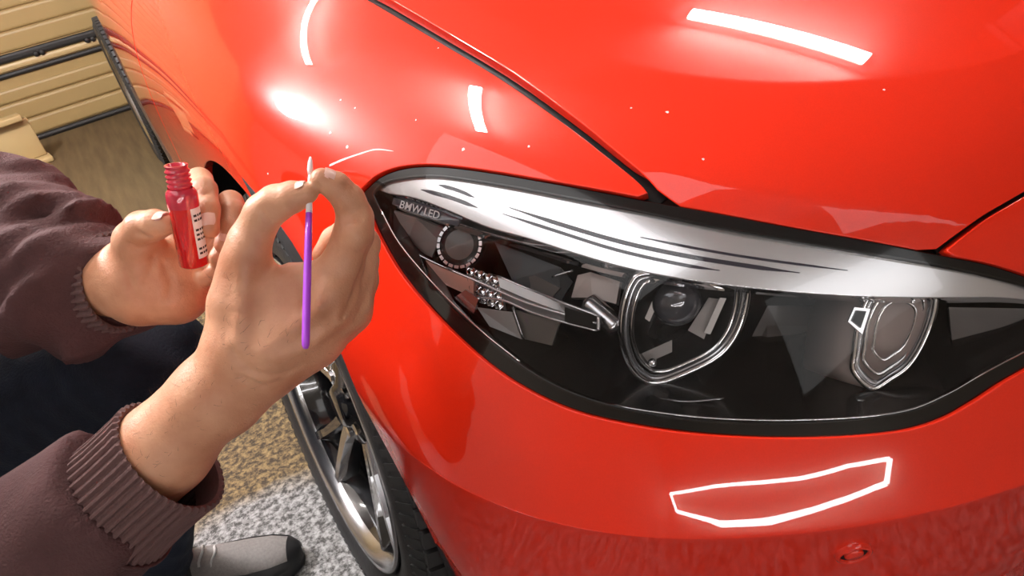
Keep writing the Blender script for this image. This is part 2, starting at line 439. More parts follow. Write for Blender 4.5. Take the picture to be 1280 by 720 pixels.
# hood gap runs straight back beside the windscreen
hg_back = [np.array([hg_end[0]-(hg_end[0]-u_of_y(.62))*k/12, V_HG+.004*k/12]) for k in range(1, 13)]
HGL = list(HG)+hg_back
ARC_C, ARC_R = (0.0, .333), .378
def arch(c, r, a0, a1, n=40):
    out = []
    for k in range(n+1):
        a = radians(a0+(a1-a0)*k/max(n, 1)); y, z = c[0]+r*cos(a), c[1]+r*sin(a)
        out.append(uvs(y, z) if z > ZLOW+.01 else None)
    return [o for o in out if o is not None]
tip = hl_top[0]
seam_lo = arch(ARC_C, ARC_R, 132, 132, 0)[0]                # where wing and bumper part on the arch lip
seam = [seam_lo+(tip-seam_lo)*k/10+np.array([.006*sin(pi*k/10), 0]) for k in range(11)]
ihit = min(range(len(hl_top)), key=lambda i: np.linalg.norm(hl_top[i]-HG[0]))
a_rear = arch(ARC_C, ARC_R, -19, 132, 70)                   # from behind the wheel over the top to the seam
ubk = u_of_y(.62)
fender = off_line(HGL, -GAP)[2:]
if surf(*[np.array([x]) for x in fender[3]])[0][0] > S(HGL[5])[0]: fender = off_line(HGL, GAP)[2:]; GS = 1
else: GS = -1
poly = [p for p in fender]+[np.array([ubk, .9]), np.array([ubk, .02]), np.array([a_rear[0][0]-.0, .02])]
poly += a_rear+[p+np.array([-.002, 0]) for p in seam[1:-1]]+hl_top[1:ihit-1]
cpart(panel('front_wing', poly, 'red_car_paint', car, h=.011))
# bumper: headlight underside, seam, arch front, bottom, across the nose, bonnet shut line
HB = [(1180, 311), (1205, 291), (1232, 271), (1280, 243)]
hb = pxs(HB, 6)
hb_end = hb[-1]
vmid = uvf(CX, .66)
hb_c = crom([hb[-3], hb_end, np.array([UMID-.36, 1.055]), np.array([UMID-.16, 1.055]), np.array([UMID, 1.05])], 8)[8:]
hbl = list(hb)+[p for p in hb_c[1:]]
mir = lambda q: np.array([ULEN-q[0], q[1]])
i2 = min(range(len(hl_top)), key=lambda i: np.linalg.norm(hl_top[i]-hb[0]))
a_front = arch(ARC_C, ARC_R, 133, 199, 40)
half = [p+np.array([.002, 0]) for p in seam[::-1][1:-1]]+a_front+[np.array([a_front[-1][0]+.004, .02])]
hlow = [q for q in hl_bot[::-1]][1:]+[q for q in hl_top[::-1]][:len(hl_top)-i2-1]
bump = half+[np.array([UMID+.05, .02]), np.array([UMID+.05, 1.05-GAP])]+[p for p in off_line(hbl, -GAP)[::-1]]
bump += hlow[::-1]
cpart(panel('bumper', bump, 'red_car_paint', car, h=.011, rows=(V_CREASE,)))
far = [mir(q) for q in half[::-1]]
hmir = [mir(q) for q in hlow]
bump2 = [np.array([UMID+.052, .02]), np.array([UMID+.052, 1.05-GAP])]+[mir(p) for p in off_line(hbl, -GAP)[::-1] if p[0] < UMID-.06]+hmir[::-1]+[mir(q) for q in half][0:]
cpart(panel('bumper', bump2, 'red_car_paint', car, h=.03, rows=(V_CREASE,)))
# bonnet
hood_side = off_line(HGL, GAP*(-GS))[2:]
j0 = ihit+2; j1 = i2-1
hood = [p for p in hood_side[::-1]]+hl_top[j0:j1]+[p for p in off_line(hbl, GAP)]
hood = [np.array([ubk, VMAX])]+hood+[mir(p) for p in hood[::-1][1:]]+[np.array([ULEN-ubk, VMAX])]
CREASE = np.array(pxs([(836, 202), (900, 214), (1000, 235), (1100, 254), (1215, 274), (1290, 287)], 8)); CREASE = np.vstack([CREASE, [[UMID, CREASE[-1][1]+.03]]])
def bonnet_fold(uv, P, Nn):                  # the leading edge of the bonnet folds down below a crease
    uu = np.where(uv[:, 0] > UMID, ULEN-uv[:, 0], uv[:, 0])
    vc = np.interp(uu, CREASE[:, 0], CREASE[:, 1]); w = np.clip(vc-uv[:, 1], 0, .2)*np.clip((uu-CREASE[0, 0]+.05)/.05, 0, 1)
    e = 2e-3; dv = surf(uv[:, 0], np.clip(uv[:, 1]-e, 0, VMAX))-surf(uv[:, 0], np.clip(uv[:, 1]+e, 0, VMAX)); sp = np.linalg.norm(dv, axis=1, keepdims=True)/(2*e); dv = dv/(sp*2*e)
    k = np.clip(w/.018, 0, 1)[:, None]; k = k*k*(3-2*k)
    n2 = Nn+dv*.30*k; n2 /= np.linalg.norm(n2, axis=1, keepdims=True)
    return P-Nn*(.30*sp[:, 0]*np.maximum(w-.006, 0))[:, None]*.6, n2
cpart(panel('bonnet', hood, 'red_car_paint', car, h=.0105, disp=bonnet_fold))
cpart(strip('bonnet_seal', HGL, .022, .014, 'black_rubber', car))
cpart(strip('bonnet_front_seal', hbl, .022, .010, 'black_rubber', car))
# wing on the far side
fw = [mir(p) for p in fender]+[mir(np.array([ubk, .9])), mir(np.array([ubk, .02])), mir(np.array([a_rear[0][0], .02]))]+[mir(p) for p in a_rear+seam[1:-1]+hl_top[1:ihit-1]]
cpart(panel('front_wing', fw, 'red_car_paint', car, h=.03))
# doors and rear quarters, both sides
RC = (2.69, .333)
ud0, ud1 = u_of_y(.63), u_of_y(1.98)
ra = arch(RC, ARC_R, -19, 199, 60)
door = [np.array([ud0, .12]), np.array([ud0, V_HG-.12]), np.array([ud1, V_HG-.12]), np.array([ud1, .12])]
quart = [np.array([u_of_y(1.987), .03]), np.array([u_of_y(1.987), V_HG-.12]), np.array([.02, V_HG-.12]), np.array([.02, .03]), np.array([ra[0][0], .03])]+ra+[np.array([ra[-1][0], .03])]
for f, hh in ((lambda q: q, .02), (mir, .05)):
    cpart(panel('door_skin', [f(q) for q in door], 'red_car_paint', car, h=hh))
    cpart(panel('rear_quarter', [f(q) for q in quart], 'red_car_paint', car, h=hh))
    cpart(strip('door_gap_seal', [f(np.array([u_of_y(.625), .02+.86*k/20])) for k in range(21)], .02, .010, 'black_rubber', car))
    sk = [f(np.array([u_of_y(.60-0.0), .0])), f(np.array([u_of_y(.63), .115])), f(np.array([ud1, .115])), f(np.array([ud1, .0]))]
    cpart(panel('side_sill', sk, 'black_plastic', car, h=.03, off=.004))
# wheels
def tread_tyre(name, parent, c, r, w, side):
    prof = [(.235, -.40), (.245, -.455), (.262, -.49), (.285, -.5), (.305, -.478), (.318, -.43), (.3245, -.36), (.3255, -.2), (.3255, 0), (.3255, .2), (.3245, .36), (.318, .43), (.305, .478), (.285, .5), (.262, .49), (.245, .455), (.235, .40)]
    V, F = lathe_geo([(a*r/.3255, b*w) for a, b in prof], c, (1, 0, 0), 96)
    return mesh_obj(name, V, F, 'tyre_rubber', parent)
simple('tyre_rubber', (.020, .020, .021), .55, var=.3, vscale=60, bump=.2, bscale=150)
simple('tyre_tread', (.022, .022, .022), .6, var=.3)
simple('rim_black', (.010, .010, .011), .12, coat=1)
simple('disc_steel', (.42, .40, .37), .3, metal=1, var=.15)
def make_wheel(loc, side):
    w = empty('wheel', loc); w.parent = car; cpart(w); r, wd_ = .3255, .225
    c = (0, 0, 0)
    tread_tyre('tyre', w, c, r, wd_, side)
    # tread blocks: three rows standing proud of the tyre
    tb = []
    for k in range(72):
        for row, (x0, x1, sk) in enumerate(((-.102, -.070, .3), (-.060, -.012, -.25), (.012, .060, .25), (.070, .102, -.3))):
            a = 2*pi*k/72+row*.02
            V = []
            for x in (x0, x1):
                for da in (-.033, .033):
                    rr0 = r*(1 if abs(x) < .075 else .991)
                    for rr in (rr0-.004, rr0+.0045):
                        an = a+da+sk*(x-x0); V.append((x, rr*cos(an), rr*sin(an)))
            tb.append((V, [(0, 1, 3, 2), (4, 6, 7, 5), (0, 4, 5, 1), (2, 3, 7, 6), (0, 2, 6, 4), (1, 5, 7, 3)]))
    t = mesh_obj('tread_blocks', *merge(*tb), 'tyre_tread', w, False); t['kind'] = 'stuff'
    # raised ring of ribs on the sidewall shoulder
    rb = []
    for k in range(120):
        a = 2*pi*k/120; V = []
        for rr, x in ((.296, -.1085), (.3165, -.098)):
            for da in (-.014, .014):
                for dx in (0, -.0035):
                    V.append((x*1.005+dx, rr*cos(a+da), rr*sin(a+da)))
        rb.append((V, [(0, 1, 3, 2), (4, 6, 7, 5), (0, 4, 5, 1), (2, 3, 7, 6), (0, 2, 6, 4), (1, 5, 7, 3)]))
    t = mesh_obj('shoulder_ribs', *merge(*rb), 'tyre_tread', w, False); t['kind'] = 'stuff'
    lip = [(.226, -.080), (.236, -.098), (.240, -.102), (.238, -.107), (.231, -.106), (.224, -.094), (.219, -.086), (.219, -.080)]
    mesh_obj('rim_lip', *lathe_geo(lip, c, (1, 0, 0), 80), 'satin_silver', w)
    mesh_obj('rim_barrel', *lathe_geo([(.219, -.086), (.214, -.07), (.212, -.03), (.206, .09), (.226, .09), (.226, -.080)], c, (1, 0, 0), 80), 'rim_black', w)
    mesh_obj('brake_disc', *merge(lathe_geo([(.0, -.005), (.165, -.005), (.165, .02), (0, .02)], c, (1, 0, 0), 48)), 'disc_steel', w)
    mesh_obj('hub', *lathe_geo([(0, -.082), (.026, -.082), (.031, -.078), (.034, -.072), (.062, -.066), (.072, -.05), (.075, .0)], c, (1, 0, 0), 40), 'rim_black', w)
    for k in range(5):                       # five double spokes
        for s in (-1, 1):
            a0 = 2*pi*k/5+.3; V = []
            pts = [(.055, a0+s*.12, -.062, .016), (.11, a0+s*.13, -.072, .013), (.17, a0+s*.16, -.082, .011), (.222, a0+s*.19, -.090, .012)]
            g = []
            for rr, a, x, hw in pts:
                cy, cz = rr*cos(a), rr*sin(a); ty, tz = -sin(a), cos(a)
                g.append([(x, cy-ty*hw*.55, cz-tz*hw*.55), (x, cy+ty*hw*.55, cz+tz*hw*.55), (x+.012, cy+ty*hw, cz+tz*hw), (x+.035, cy+ty*hw, cz+tz*hw), (x+.035, cy-ty*hw, cz-tz*hw), (x+.012, cy-ty*hw, cz-tz*hw)])
            V = [q for r_ in g for q in r_]; F = []
            for i in range(3):
                for q in range(6):
                    l = (q+1) % 6; F.append((i*6+q, i*6+6+q, i*6+6+l, i*6+l))
            F += [tuple(range(6)), tuple(range(18, 24))[::-1]]
            mesh_obj('spoke', V, F, 'satin_silver' if s < 0 else 'rim_black', w, False)
    for k in range(5):
        a = 2*pi*(k+.5)/5+.3
        mesh_obj('wheel_bolt', *lathe_geo([(0, -.074), (.009, -.074), (.010, -.06), (.010, -.04)], (0, .047*cos(a), .047*sin(a)), (1, 0, 0), 6), 'chrome', w, False)
    return w
w1 = make_wheel((.092, -.028, .316), 1); w1.rotation_euler = (0, radians(7.5), radians(1)); w1.scale = (1.0, 1.025, 1.025)
w2 = bpy.data.objects.new('wheel', None); COL.objects.link(w2); w2.location = (.040+.1125, 2.69, .3255); w2.parent = car; cpart(w2)
for ch in list(w1.children):
    c2 = ch.copy(); COL.objects.link(c2); c2.parent = w2
# wheel arch liners
for yy, xo in ((0, 0), (2.69, .078)):
    V = []; F = []; n = 40
    for k in range(n+1):
        a = radians(-30+240*k/n)
        for x, rr in ((.010, .379), (.012, .392), (.30, .400), (.32, .30)):
            V.append((x+xo, yy+rr*cos(a), .333+rr*sin(a)))
    for k in range(n):
        for q in range(3): F.append((k*4+q, k*4+q+1, k*4+5+q, k*4+4+q))
    cpart(mesh_obj('arch_liner', V, F, 'dark_underbody', car))
cpart(mesh_obj('underbody', *box_geo((.887, 1.2, .27), (1.1, 3.4, .12)), 'dark_underbody', car, False))

# ------------------------------------------------------------------ garage door boards (on the back wall)
def zd(py): return float(aty(100, py, YB)[2])
def dpart(name, z0, z1, y0, y1, mat, x0=XL+.05, x1=XR-.05, bev=.0):
    # a board with a rounded face: profile in the Y-Z plane run along the door
    pr = [(y1, z0), (y0+.012, z0), (y0+.003, z0+.004), (y0, z0+.014), (y0, z1-.014), (y0+.003, z1-.004), (y0+.012, z1), (y1, z1)]
    V = [(x, y, z-0) for x in (x0, x1) for y, z in pr]; n = len(pr)
    F = [(k, k+1, n+k+1, n+k) for k in range(n-1)]+[(n-1, 0, n, 2*n-1), tuple(range(n)), tuple(range(n, 2*n))[::-1]]
    o = mesh_obj(name, [(a, b-YB, c) for a, b, c in V], F, mat, gd, False); return o
z_seal = zd(151); z_r1 = zd(128); z_r2 = zd(103); z_g = zd(84); z_b2 = zd(68); z_b1 = zd(47); z_r3 = zd(13)
dpart('bottom_seal', .0, z_seal, YB-.012, YB+.1, 'seal_black')
for a, b in ((z_seal+.004, z_r1-.003), (z_r1+.003, z_r2-.003), (z_r2+.003, z_g-.004)):
    dpart('door_board', a, b, YB, YB+.1, 'cream_steel')
dpart('section_joint', z_g, z_b2-.02, YB+.022, YB+.1, 'grey_strip')
dpart('joint_seal', z_b2-.014, z_b2+.014, YB-.004, YB+.1, 'seal_black')
dpart('hinge_rail', z_b2+.018, z_b1-.026, YB-.002, YB+.1, 'cream_rib')
dpart('joint_seal', z_b1-.022, z_b1+.022, YB-.004, YB+.1, 'seal_black')
zc = z_b1+.028; hgt = z_r3-z_b1-.03
while zc+hgt < ZC-.02:
    dpart('door_board', zc, zc+hgt-.005, YB, YB+.1, 'cream_steel'); zc += hgt
for px in (45, 52.5, 109, 116, 171, 178, -20, -27):      # pairs of bolts on the rail
    p = aty(px, 67-(px-45)*.262, YB)
    mesh_obj('rail_bolt', *lathe_geo([(0, -.012), (.012, -.012), (.015, -.007), (.016, .004)], (p[0], -.003, p[2]), (0, 1, 0), 10), 'seal_black', gd)
dpart('door_backing', .0, ZC, YB+.012, YB+.11, 'cream_steel')
# cream foot of a rack standing by the door
def rack_foot():
    base = atz(50, 203, 0); r = empty('rack_foot', tuple(base)); tag(r, 'cream angled metal foot on the floor by the garage door', 'bracket')
    ax = nrm((1, .15, 0)); ay = np.array((-ax[1], ax[0], 0))
    def bx(n, c, s):
        M = np.stack([ax, ay, (0, 0, 1)], 1); mesh_obj(n, *box_geo(M@np.array(c, float), s, M, .006), 'cream_rib', r)
    bx('upright', (-.045, .02, .128), (.19, .06, .20)); bx('base_flange', (-.005, -.02, .014), (.13, .12, .028)); bx('top_cap', (-.11, .0, .24), (.28, .10, .03))
    mesh_obj('rubber_pad', *box_geo((-.13, -.0, .012), (.1, .08, .024), None, .004), 'black_rubber', r)
rack_foot()
# ------------------------------------------------------------------ lamps of the garage (their mirror images run over the paint)
def emitter(name, col, s):
    m, nt, b = new_mat(name); setp(b, Base_Color=(.9, .9, .9)); b.inputs['Emission Color'].default_value = (*col, 1); b.inputs['Emission Strength'].default_value = s
def tube_lamp(a, b, r, s, label, col=(1, .97, .93)):
    a, b = np.array(a, float), np.array(b, float); c = (a+b)/2; t = empty('tube_lamp', tuple(c)); tag(t, label, 'lamp', 'tube lamps under the ceiling')
    nm = 'tube_glow_%d' % len(MATS); emitter(nm, col, s)
    mesh_obj('tube', *tube_geo([a-c, b-c], r, 16), nm, t)
    d = nrm(b-a)
    mesh_obj('fitting', *tube_geo([a-c-d*.03+np.array((0, 0, r+.022)), b-c+d*.03+np.array((0, 0, r+.022))], .02, 4, prof=[(1, 1), (-1, 1), (-1, -1), (1, -1)]), 'ceiling_paint', t, False)
    for p in (a, b):
        mesh_obj('end_cap', *tube_geo([p-c-d*.012+np.array((0, 0, .0)), p-c+d*.012], r*1.1, 12), 'black_plastic', t)
ZT = ZC-.09
tube_lamp((.72, 2.63, ZT), (-.28, 1.38, ZT), .022, 80, 'long tube lamp under the ceiling over the windscreen')
tube_lamp((.24, .57, ZT), (-.33, .20, ZT), .030, 190, 'short tube lamp under the ceiling over the front wing')
tube_lamp((1.88, .76, ZT), (2.22, -.07, ZT), .030, 75, 'tube lamp under the ceiling over the far side of the bonnet')
def globe(c, r, s):
    t = empty('globe_lamp', tuple(c)); tag(t, 'round globe lamp hanging over the wing side of the car', 'lamp'); emitter('globe_glow', (1, .96, .98), s)
    mesh_obj('globe', *lathe_geo([(r*sin(pi*k/20), -r*cos(pi*k/20)) for k in range(21)], (0, 0, 0), (0, 0, 1), 32), 'globe_glow', t)
    mesh_obj('cord', *tube_geo([(0, 0, r), (0, 0, ZC-c[2])], .006, 8), 'black_plastic', t)
    mesh_obj('collar', *lathe_geo([(.02, r-.012), (.035, r-.006), (.03, r+.03), (.008, r+.04)], (0, 0, 0), (0, 0, 1), 20), 'black_plastic', t)
globe(np.array((.08, -.15, .79))+np.array((-.51, .63, .59))*2.3, .19, 270)

def light_frame():
    pts = [(838, 617), (846, 639), (900, 654), (960, 651), (1040, 629), (1108, 604), (1112, 573), (1060, 582), (1000, 598), (920, 605)]
    out = []
    for p in pts:
        uv = uvp(*p); Q = S(uv); n = snorm(np.array([uv[0]]), np.array([uv[1]]))[0]; d = nrm(Q-CAM_P); r = d-2*d.dot(n)*n
        out.append(Q+r*((YF+.06-Q[1])/r[1]))
    out = np.array(out); out[:, 0] = np.maximum(out[:, 0], XL+.08); out[:, 2] = np.clip(out[:, 2], .1, 2.3)
    print('FRAME', out.round(2).tolist())
    c = out.mean(0); t = empty('strip_light_frame', tuple(c)); tag(t, 'angular frame of white LED strip fixed low on the front wall', 'lamp'); emitter('strip_glow', (1, .98, 1), 26)
    for i in range(len(out)):
        a, b = out[i]-c, out[(i+1) % len(out)]-c
        mesh_obj('led_strip', *tube_geo([a, b], .024, 8), 'strip_glow', t)
    mesh_obj('mount', *tube_geo([p-c+np.array((0, -.03, 0)) for p in out], .012, 6, True), 'black_plastic', t)
light_frame()
# unseen rack, boxes and jars added on the right-hand wall for bonnet reflections
simple('rack_wood', (.10, .06, .035), .6, var=.3); simple('box_brown', (.26, .15, .07), .8, var=.15); simple('box_dark', (.05, .04, .04), .7, var=.2); simple('jar_amber', (.75, .33, .02), .2, var=.1, coat=1)
rk = empty('reflection_rack', (XR-.45, .2, 0)); tag(rk, 'dark rack added high on the right-hand wall for reflections in the bonnet', 'rack')
mesh_obj('rack_shelf', *box_geo((0, 0, 1.95), (.85, 3.4, .03)), 'rack_wood', rk, False)
for y in (-1.6, -.5, .6, 1.6): mesh_obj('rack_bracket', *box_geo((.2, y, 1.80), (.4, .04, .28)), 'rack_wood', rk, False)
for i, (y, w, h, m_, lb) in enumerate(((-1.3, .5, .3, 'box_brown', 'brown box added for reflections at the front end of the wall rack'), (-.62, .4, .36, 'box_dark', 'dark box added for reflections second from the front on the wall rack'), (.45, .42, .33, 'box_brown', 'brown box added for reflections behind the amber jars on the wall rack'), (1.1, .5, .28, 'box_dark', 'dark box added for reflections at the rear end of the wall rack'))):
    e_ = empty('reflection_box', (XR-.5, .2+y, 1.965)); tag(e_, lb, 'box', 'boxes added for reflections on the wall rack')
    mesh_obj('carton', *box_geo((0, 0, h/2), (.5, w, h), None, .008), m_, e_); mesh_obj('lid', *box_geo((0, 0, h+.006), (.53, w+.03, .05), None, .008), m_, e_)
for i, y in enumerate((-.18, .06)):
    e_ = empty('reflection_jar', (XR-.72, .2+y, 1.965)); tag(e_, ('amber jar added for reflections nearer the front on the wall rack', 'amber jar added for reflections nearer the rear on the wall rack')[i], 'jar', 'amber jars added for reflections on the wall rack')
    mesh_obj('glass', *lathe_geo([(0, 0), (.075, 0), (.08, .01), (.08, .17), (.06, .2), (.055, .215)], (0, 0, 0), (0, 0, 1), 24), 'jar_amber', e_); mesh_obj('lid', *lathe_geo([(.06, .21), (.062, .215), (.062, .24), (0, .242)], (0, 0, 0), (0, 0, 1), 24), 'box_dark', e_)

# ------------------------------------------------------------------ headlight
hl = empty('headlight', tuple(S(uvp(860, 400)))); hl.parent = car; cpart(hl)
tag(hl, 'clear headlight with white brow and two ringed projectors')
_hlw = np.array(hl.location)
def hpart(o):
    o.matrix_parent_inverse = Matrix.Translation(tuple(-_hlw)); return o
def inl(px, py, k): 
    d = ray(px, py); return S(uvp(px, py))+d/np.linalg.norm(d)*k
LT = [(463, 243), (470, 233), (485, 225), (520, 219), (560, 220), (640, 232), (720, 247), (800, 262), (900, 283), (1000, 301), (1100, 318), (1180, 332), (1250, 347), (1300, 362), (1334, 384)]
LB = [(1334, 384), (1332, 405), (1310, 425), (1270, 448), (1230, 470), (1190, 494), (1150, 513), (1090, 524), (1010, 530), (920, 530), (840, 523), (770, 510), (710, 491), (660, 465), (610, 428), (560, 383), (516, 334), (482, 283), (463, 243)]
lens_poly = pxs(LT, 5)[:-1]+pxs(LB, 5)[:-1]
hl_poly = hl_top[:-1]+hl_bot[:-1]
cen_uv = np.mean(hl_poly, 0)
def shrink(poly, d): return [q+(cen_uv-q)/np.linalg.norm(cen_uv-q)*d for q in poly]
hpart(panel('gasket', shrink(hl_poly, .004), 'black_gloss', hl, h=.008, off=-.004, hole=lens_poly, flange=.02))
hpart(panel('lens', shrink(lens_poly, -.002), 'clear_lens', hl, h=.009, off=-.003, flange=0))
# bucket behind the lens
INW = nrm((.42, .86, -.22))
loop = [S(q, -.006) for q in resample(lens_poly, .012)]; n = len(loop); c0 = np.mean(loop, 0)
V = list(loop)
for sh, dp in ((.97, .035), (.90, .085), (.80, .125), (.5, .15), (.05, .155)):
    V += [c0+(p-c0)*sh+INW*dp for p in loop]
F = []
for r in range(5):
    for k in range(n): F.append((r*n+k, r*n+(k+1) % n, (r+1)*n+(k+1) % n, (r+1)*n+k))
hpart(mesh_obj('housing', V, F, 'dark_housing', hl))
def ipoly(name, pts, k, mat, thick=.006, smooth=False, kk=None):      # plate seen through the lens; k: how far behind it (one value or one per corner)
    ks = [k]*len(pts) if np.isscalar(k) else k
    P = [inl(px, py, q) for (px, py), q in zip(pts, ks)]; m = len(P)
    nn = nrm(sum(np.cross(P[i]-P[0], P[(i+1) % m]-P[0]) for i in range(1, m-1)))
    if nn.dot(CAM_F) < 0: nn = -nn
    V = P+[p+nn*thick for p in P]
    F = [tuple(range(m)), tuple(range(m, 2*m))[::-1]]+[(i, (i+1) % m, m+(i+1) % m, m+i) for i in range(m)]
    return hpart(mesh_obj(name, V, F, mat, hl, smooth))
def ibar(name, pts, k, mat, r, seg=8, closed=False, n=5):
    ks = [k]*len(pts) if np.isscalar(k) else k
    P = [inl(px, py, q) for (px, py), q in zip(pts, ks)]
    return hpart(mesh_obj(name, *tube_geo(crom(P, n, closed), r, seg, closed), mat, hl))
# white brow: broad band along the top and a mirror facet below it
BA = [(486, 241), (520, 247), (560, 262), (610, 283), (660, 297), (720, 316), (780, 333), (850, 347), (950, 360), (1050, 368), (1150, 371), (1250, 371), (1310, 378)]
BB = [(474, 247), (505, 264), (545, 277), (600, 296), (660, 314), (720, 332), (780, 347), (850, 358), (950, 368), (1050, 376), (1150, 379), (1250, 378), (1312, 383)]
def rdisp(k):
    def f(uv, P, Nn):
        d = P-CAM_P; return P+d/np.linalg.norm(d, axis=1, keepdims=True)*k, Nn
    return f
brow_poly = pxs([(x, y+2) for x, y in LT[1:-1]], 5)+pxs(BA[::-1], 5)
hpart(panel('brow', brow_poly, 'brow_white', hl, h=.008, flange=.004, disp=rdisp(.010)))
A = [inl(x, y, .0105) for x, y in crom(BA, 6)]; B = [inl(x, y, .026) for x, y in crom(BB, 6)]; V = []; F = []
for a, b in zip(A, B): V += [a, a*.5+b*.5+np.array((0, -.001, .001)), b, b+(b-a)*.05+INW*.02]
for i in range(len(A)-1):
    for q in range(3): F.append((4*i+q, 4*i+q+1, 4*i+5+q, 4*i+4+q))
hpart(mesh_obj('brow_facet', V, F, 'chrome', hl))
simple('streak_strip_dark', (.035, .03, .05), .2, coat=1)
def istreak(a, b, w, k=.0088):  # thin dark strips that put reflected dark streaks into the brow
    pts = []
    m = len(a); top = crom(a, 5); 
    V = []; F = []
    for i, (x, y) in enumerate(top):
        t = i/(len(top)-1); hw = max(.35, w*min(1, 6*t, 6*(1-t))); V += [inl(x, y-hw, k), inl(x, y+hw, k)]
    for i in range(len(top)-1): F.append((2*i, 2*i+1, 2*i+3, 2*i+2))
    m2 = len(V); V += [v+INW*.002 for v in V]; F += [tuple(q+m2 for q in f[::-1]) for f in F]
    hpart(mesh_obj('brow_reflection_streak', V, F, 'streak_strip_dark', hl))
istreak([(526, 237), (560, 246), (596, 259)], None, 2.6)
istreak([(548, 231), (570, 237), (592, 246)], None, 2.2)
istreak([(636, 259), (700, 280), (780, 303), (860, 320), (940, 333), (1000, 341)], None, 2.6)
istreak([(628, 267), (690, 287), (770, 312), (850, 330), (900, 338)], None, 2.0)
istreak([(800, 296), (880, 312), (960, 325), (1060, 338)], None, 1.4)
# lettering on the dark strip of the facet
def lettering(txt, p0, p1, px_h, k, mat, parent, fn, thick=.0006, name='lettering'):
    cu = bpy.data.curves.new('t', 'FONT'); cu.body = txt; cu.size = 1; cu.extrude = .0; cu.offset = .012
    ob = bpy.data.objects.new('t', cu); COL.objects.link(ob); bpy.context.view_layer.update()
    me = bpy.data.meshes.new_from_object(ob.evaluated_get(bpy.context.evaluated_depsgraph_get())); bpy.data.objects.remove(ob)
    co = np.array([v.co[:] for v in me.vertices]); w = co[:, 0].max(); x0 = co[:, 0].min()
    fc = [tuple(p.vertices) for p in me.polygons]; bpy.data.meshes.remove(me)
    d = np.array(p1, float)-np.array(p0, float); L_ = np.linalg.norm(d); d /= L_; up = np.array([d[1], -d[0]])
    V = []
    for x, y, _ in co:
        q = np.array(p0)+d*((x-x0)/(w-x0)*L_)+up*(y/.7*px_h); V.append(fn(q[0], q[1], k))
    return mesh_obj(name, V, fc, mat, parent, False)
ipoly('brow_strip', [(492, 247), (520, 254), (552, 264), (575, 275), (572, 283), (545, 275), (510, 264), (490, 255)], .012, 'streak_strip_dark', .002)
hpart(lettering('BMW LED', (499, 259.5), (548, 274), 9.5, .0108, 'silver_print', hl, inl))
# projectors
def on_plane(c, nn, px, py):
    d = ray(px, py); return CAM_P+d*((c-CAM_P).dot(nn)/d.dot(nn))
FW = nrm((-.42, -.86, .22))
def ring(name, pts, c, nn, r, mat, seg=8, prof=None):
    P = [on_plane(c, nn, *p) for p in crom(pts, 5, True)]
    return hpart(mesh_obj(name, *tube_geo(P, r, seg, True, up=nn, prof=prof), mat, hl))
SQ = [(1, .8), (-1, .8), (-1, -.8), (1, -.8)]
c1 = inl(855, 420, .045); n1 = FW
o1 = [(790, 352), (779, 385), (777, 420), (785, 452), (800, 471), (820, 478), (850, 469), (896, 446), (920, 418), (932, 384), (934, 356), (924, 345), (865, 340), (806, 342)]
def scale_px(pts, c, s): return [((x-c[0])*s+c[0], (y-c[1])*s+c[1]) for x, y in pts]
ring('projector_ring', o1, c1, n1, .0030, 'chrome')
ring('projector_ring', scale_px(o1, (855, 400), .93), c1-n1*.004, n1, .0028, 'satin_silver')
ring('projector_ring', scale_px(o1, (853, 398), .83), c1-n1*.008, n1, .0020, 'chrome')
def shroud(name, pts, c, nn, depth, mat, s0=1., s1=.75):
    P = [on_plane(c, nn, *p) for p in crom(pts, 4, True)]; m = len(P); cc = np.mean(P, 0)
    V = [cc+(p-cc)*s0 for p in P]+[cc+(p-cc)*s1-nn*depth for p in P]+[cc+(p-cc)*.02-nn*depth for p in P]; F = []
    for r in range(2):
        for k in range(m): F.append((r*m+k, r*m+(k+1) % m, (r+1)*m+(k+1) % m, (r+1)*m+k))
    return hpart(mesh_obj(name, V, F, mat, hl))
shroud('projector_shroud', scale_px(o1, (855, 400), .80), c1-n1*.010, n1, .05, 'dark_housing')
def ball(name, c, r, mat, flat=1., nn=FW, up=None):
    prof = [(r*sin(pi*t/14), -r*flat*cos(pi*t/14)) for t in range(15)]
    return hpart(mesh_obj(name, *lathe_geo(prof, c, nn, 28), mat, hl))
m, nt, b = new_mat('projector_glass'); setp(b, Base_Color=(.10, .10, .11), Roughness=.03, Metallic=.35); b.inputs['Coat Weight'].default_value = 1
ball('projector_lens', on_plane(c1-n1*.026, n1, 846, 378), .021, 'projector_glass', .7)
for q in (0, 1):                                  # chrome vanes beside the projector lens
    pass
ipoly('projector_vane', [(820, 365), (828, 366), (812, 402), (806, 398)], .058, 'chrome', .003)
ipoly('projector_vane', [(900, 372), (908, 373), (888, 418), (880, 416)], .058, 'chrome', .003)
ipoly('projector_plate', [(886, 372), (900, 374), (880, 424), (860, 413)], .062, 'grey_housing', .003)
ipoly('projector_plate', [(802, 442), (840, 425), (840, 440), (806, 455)], .06, 'grey_housing', .003)
ball('adjuster_screw', inl(816, 453, .055), .004, 'chrome')
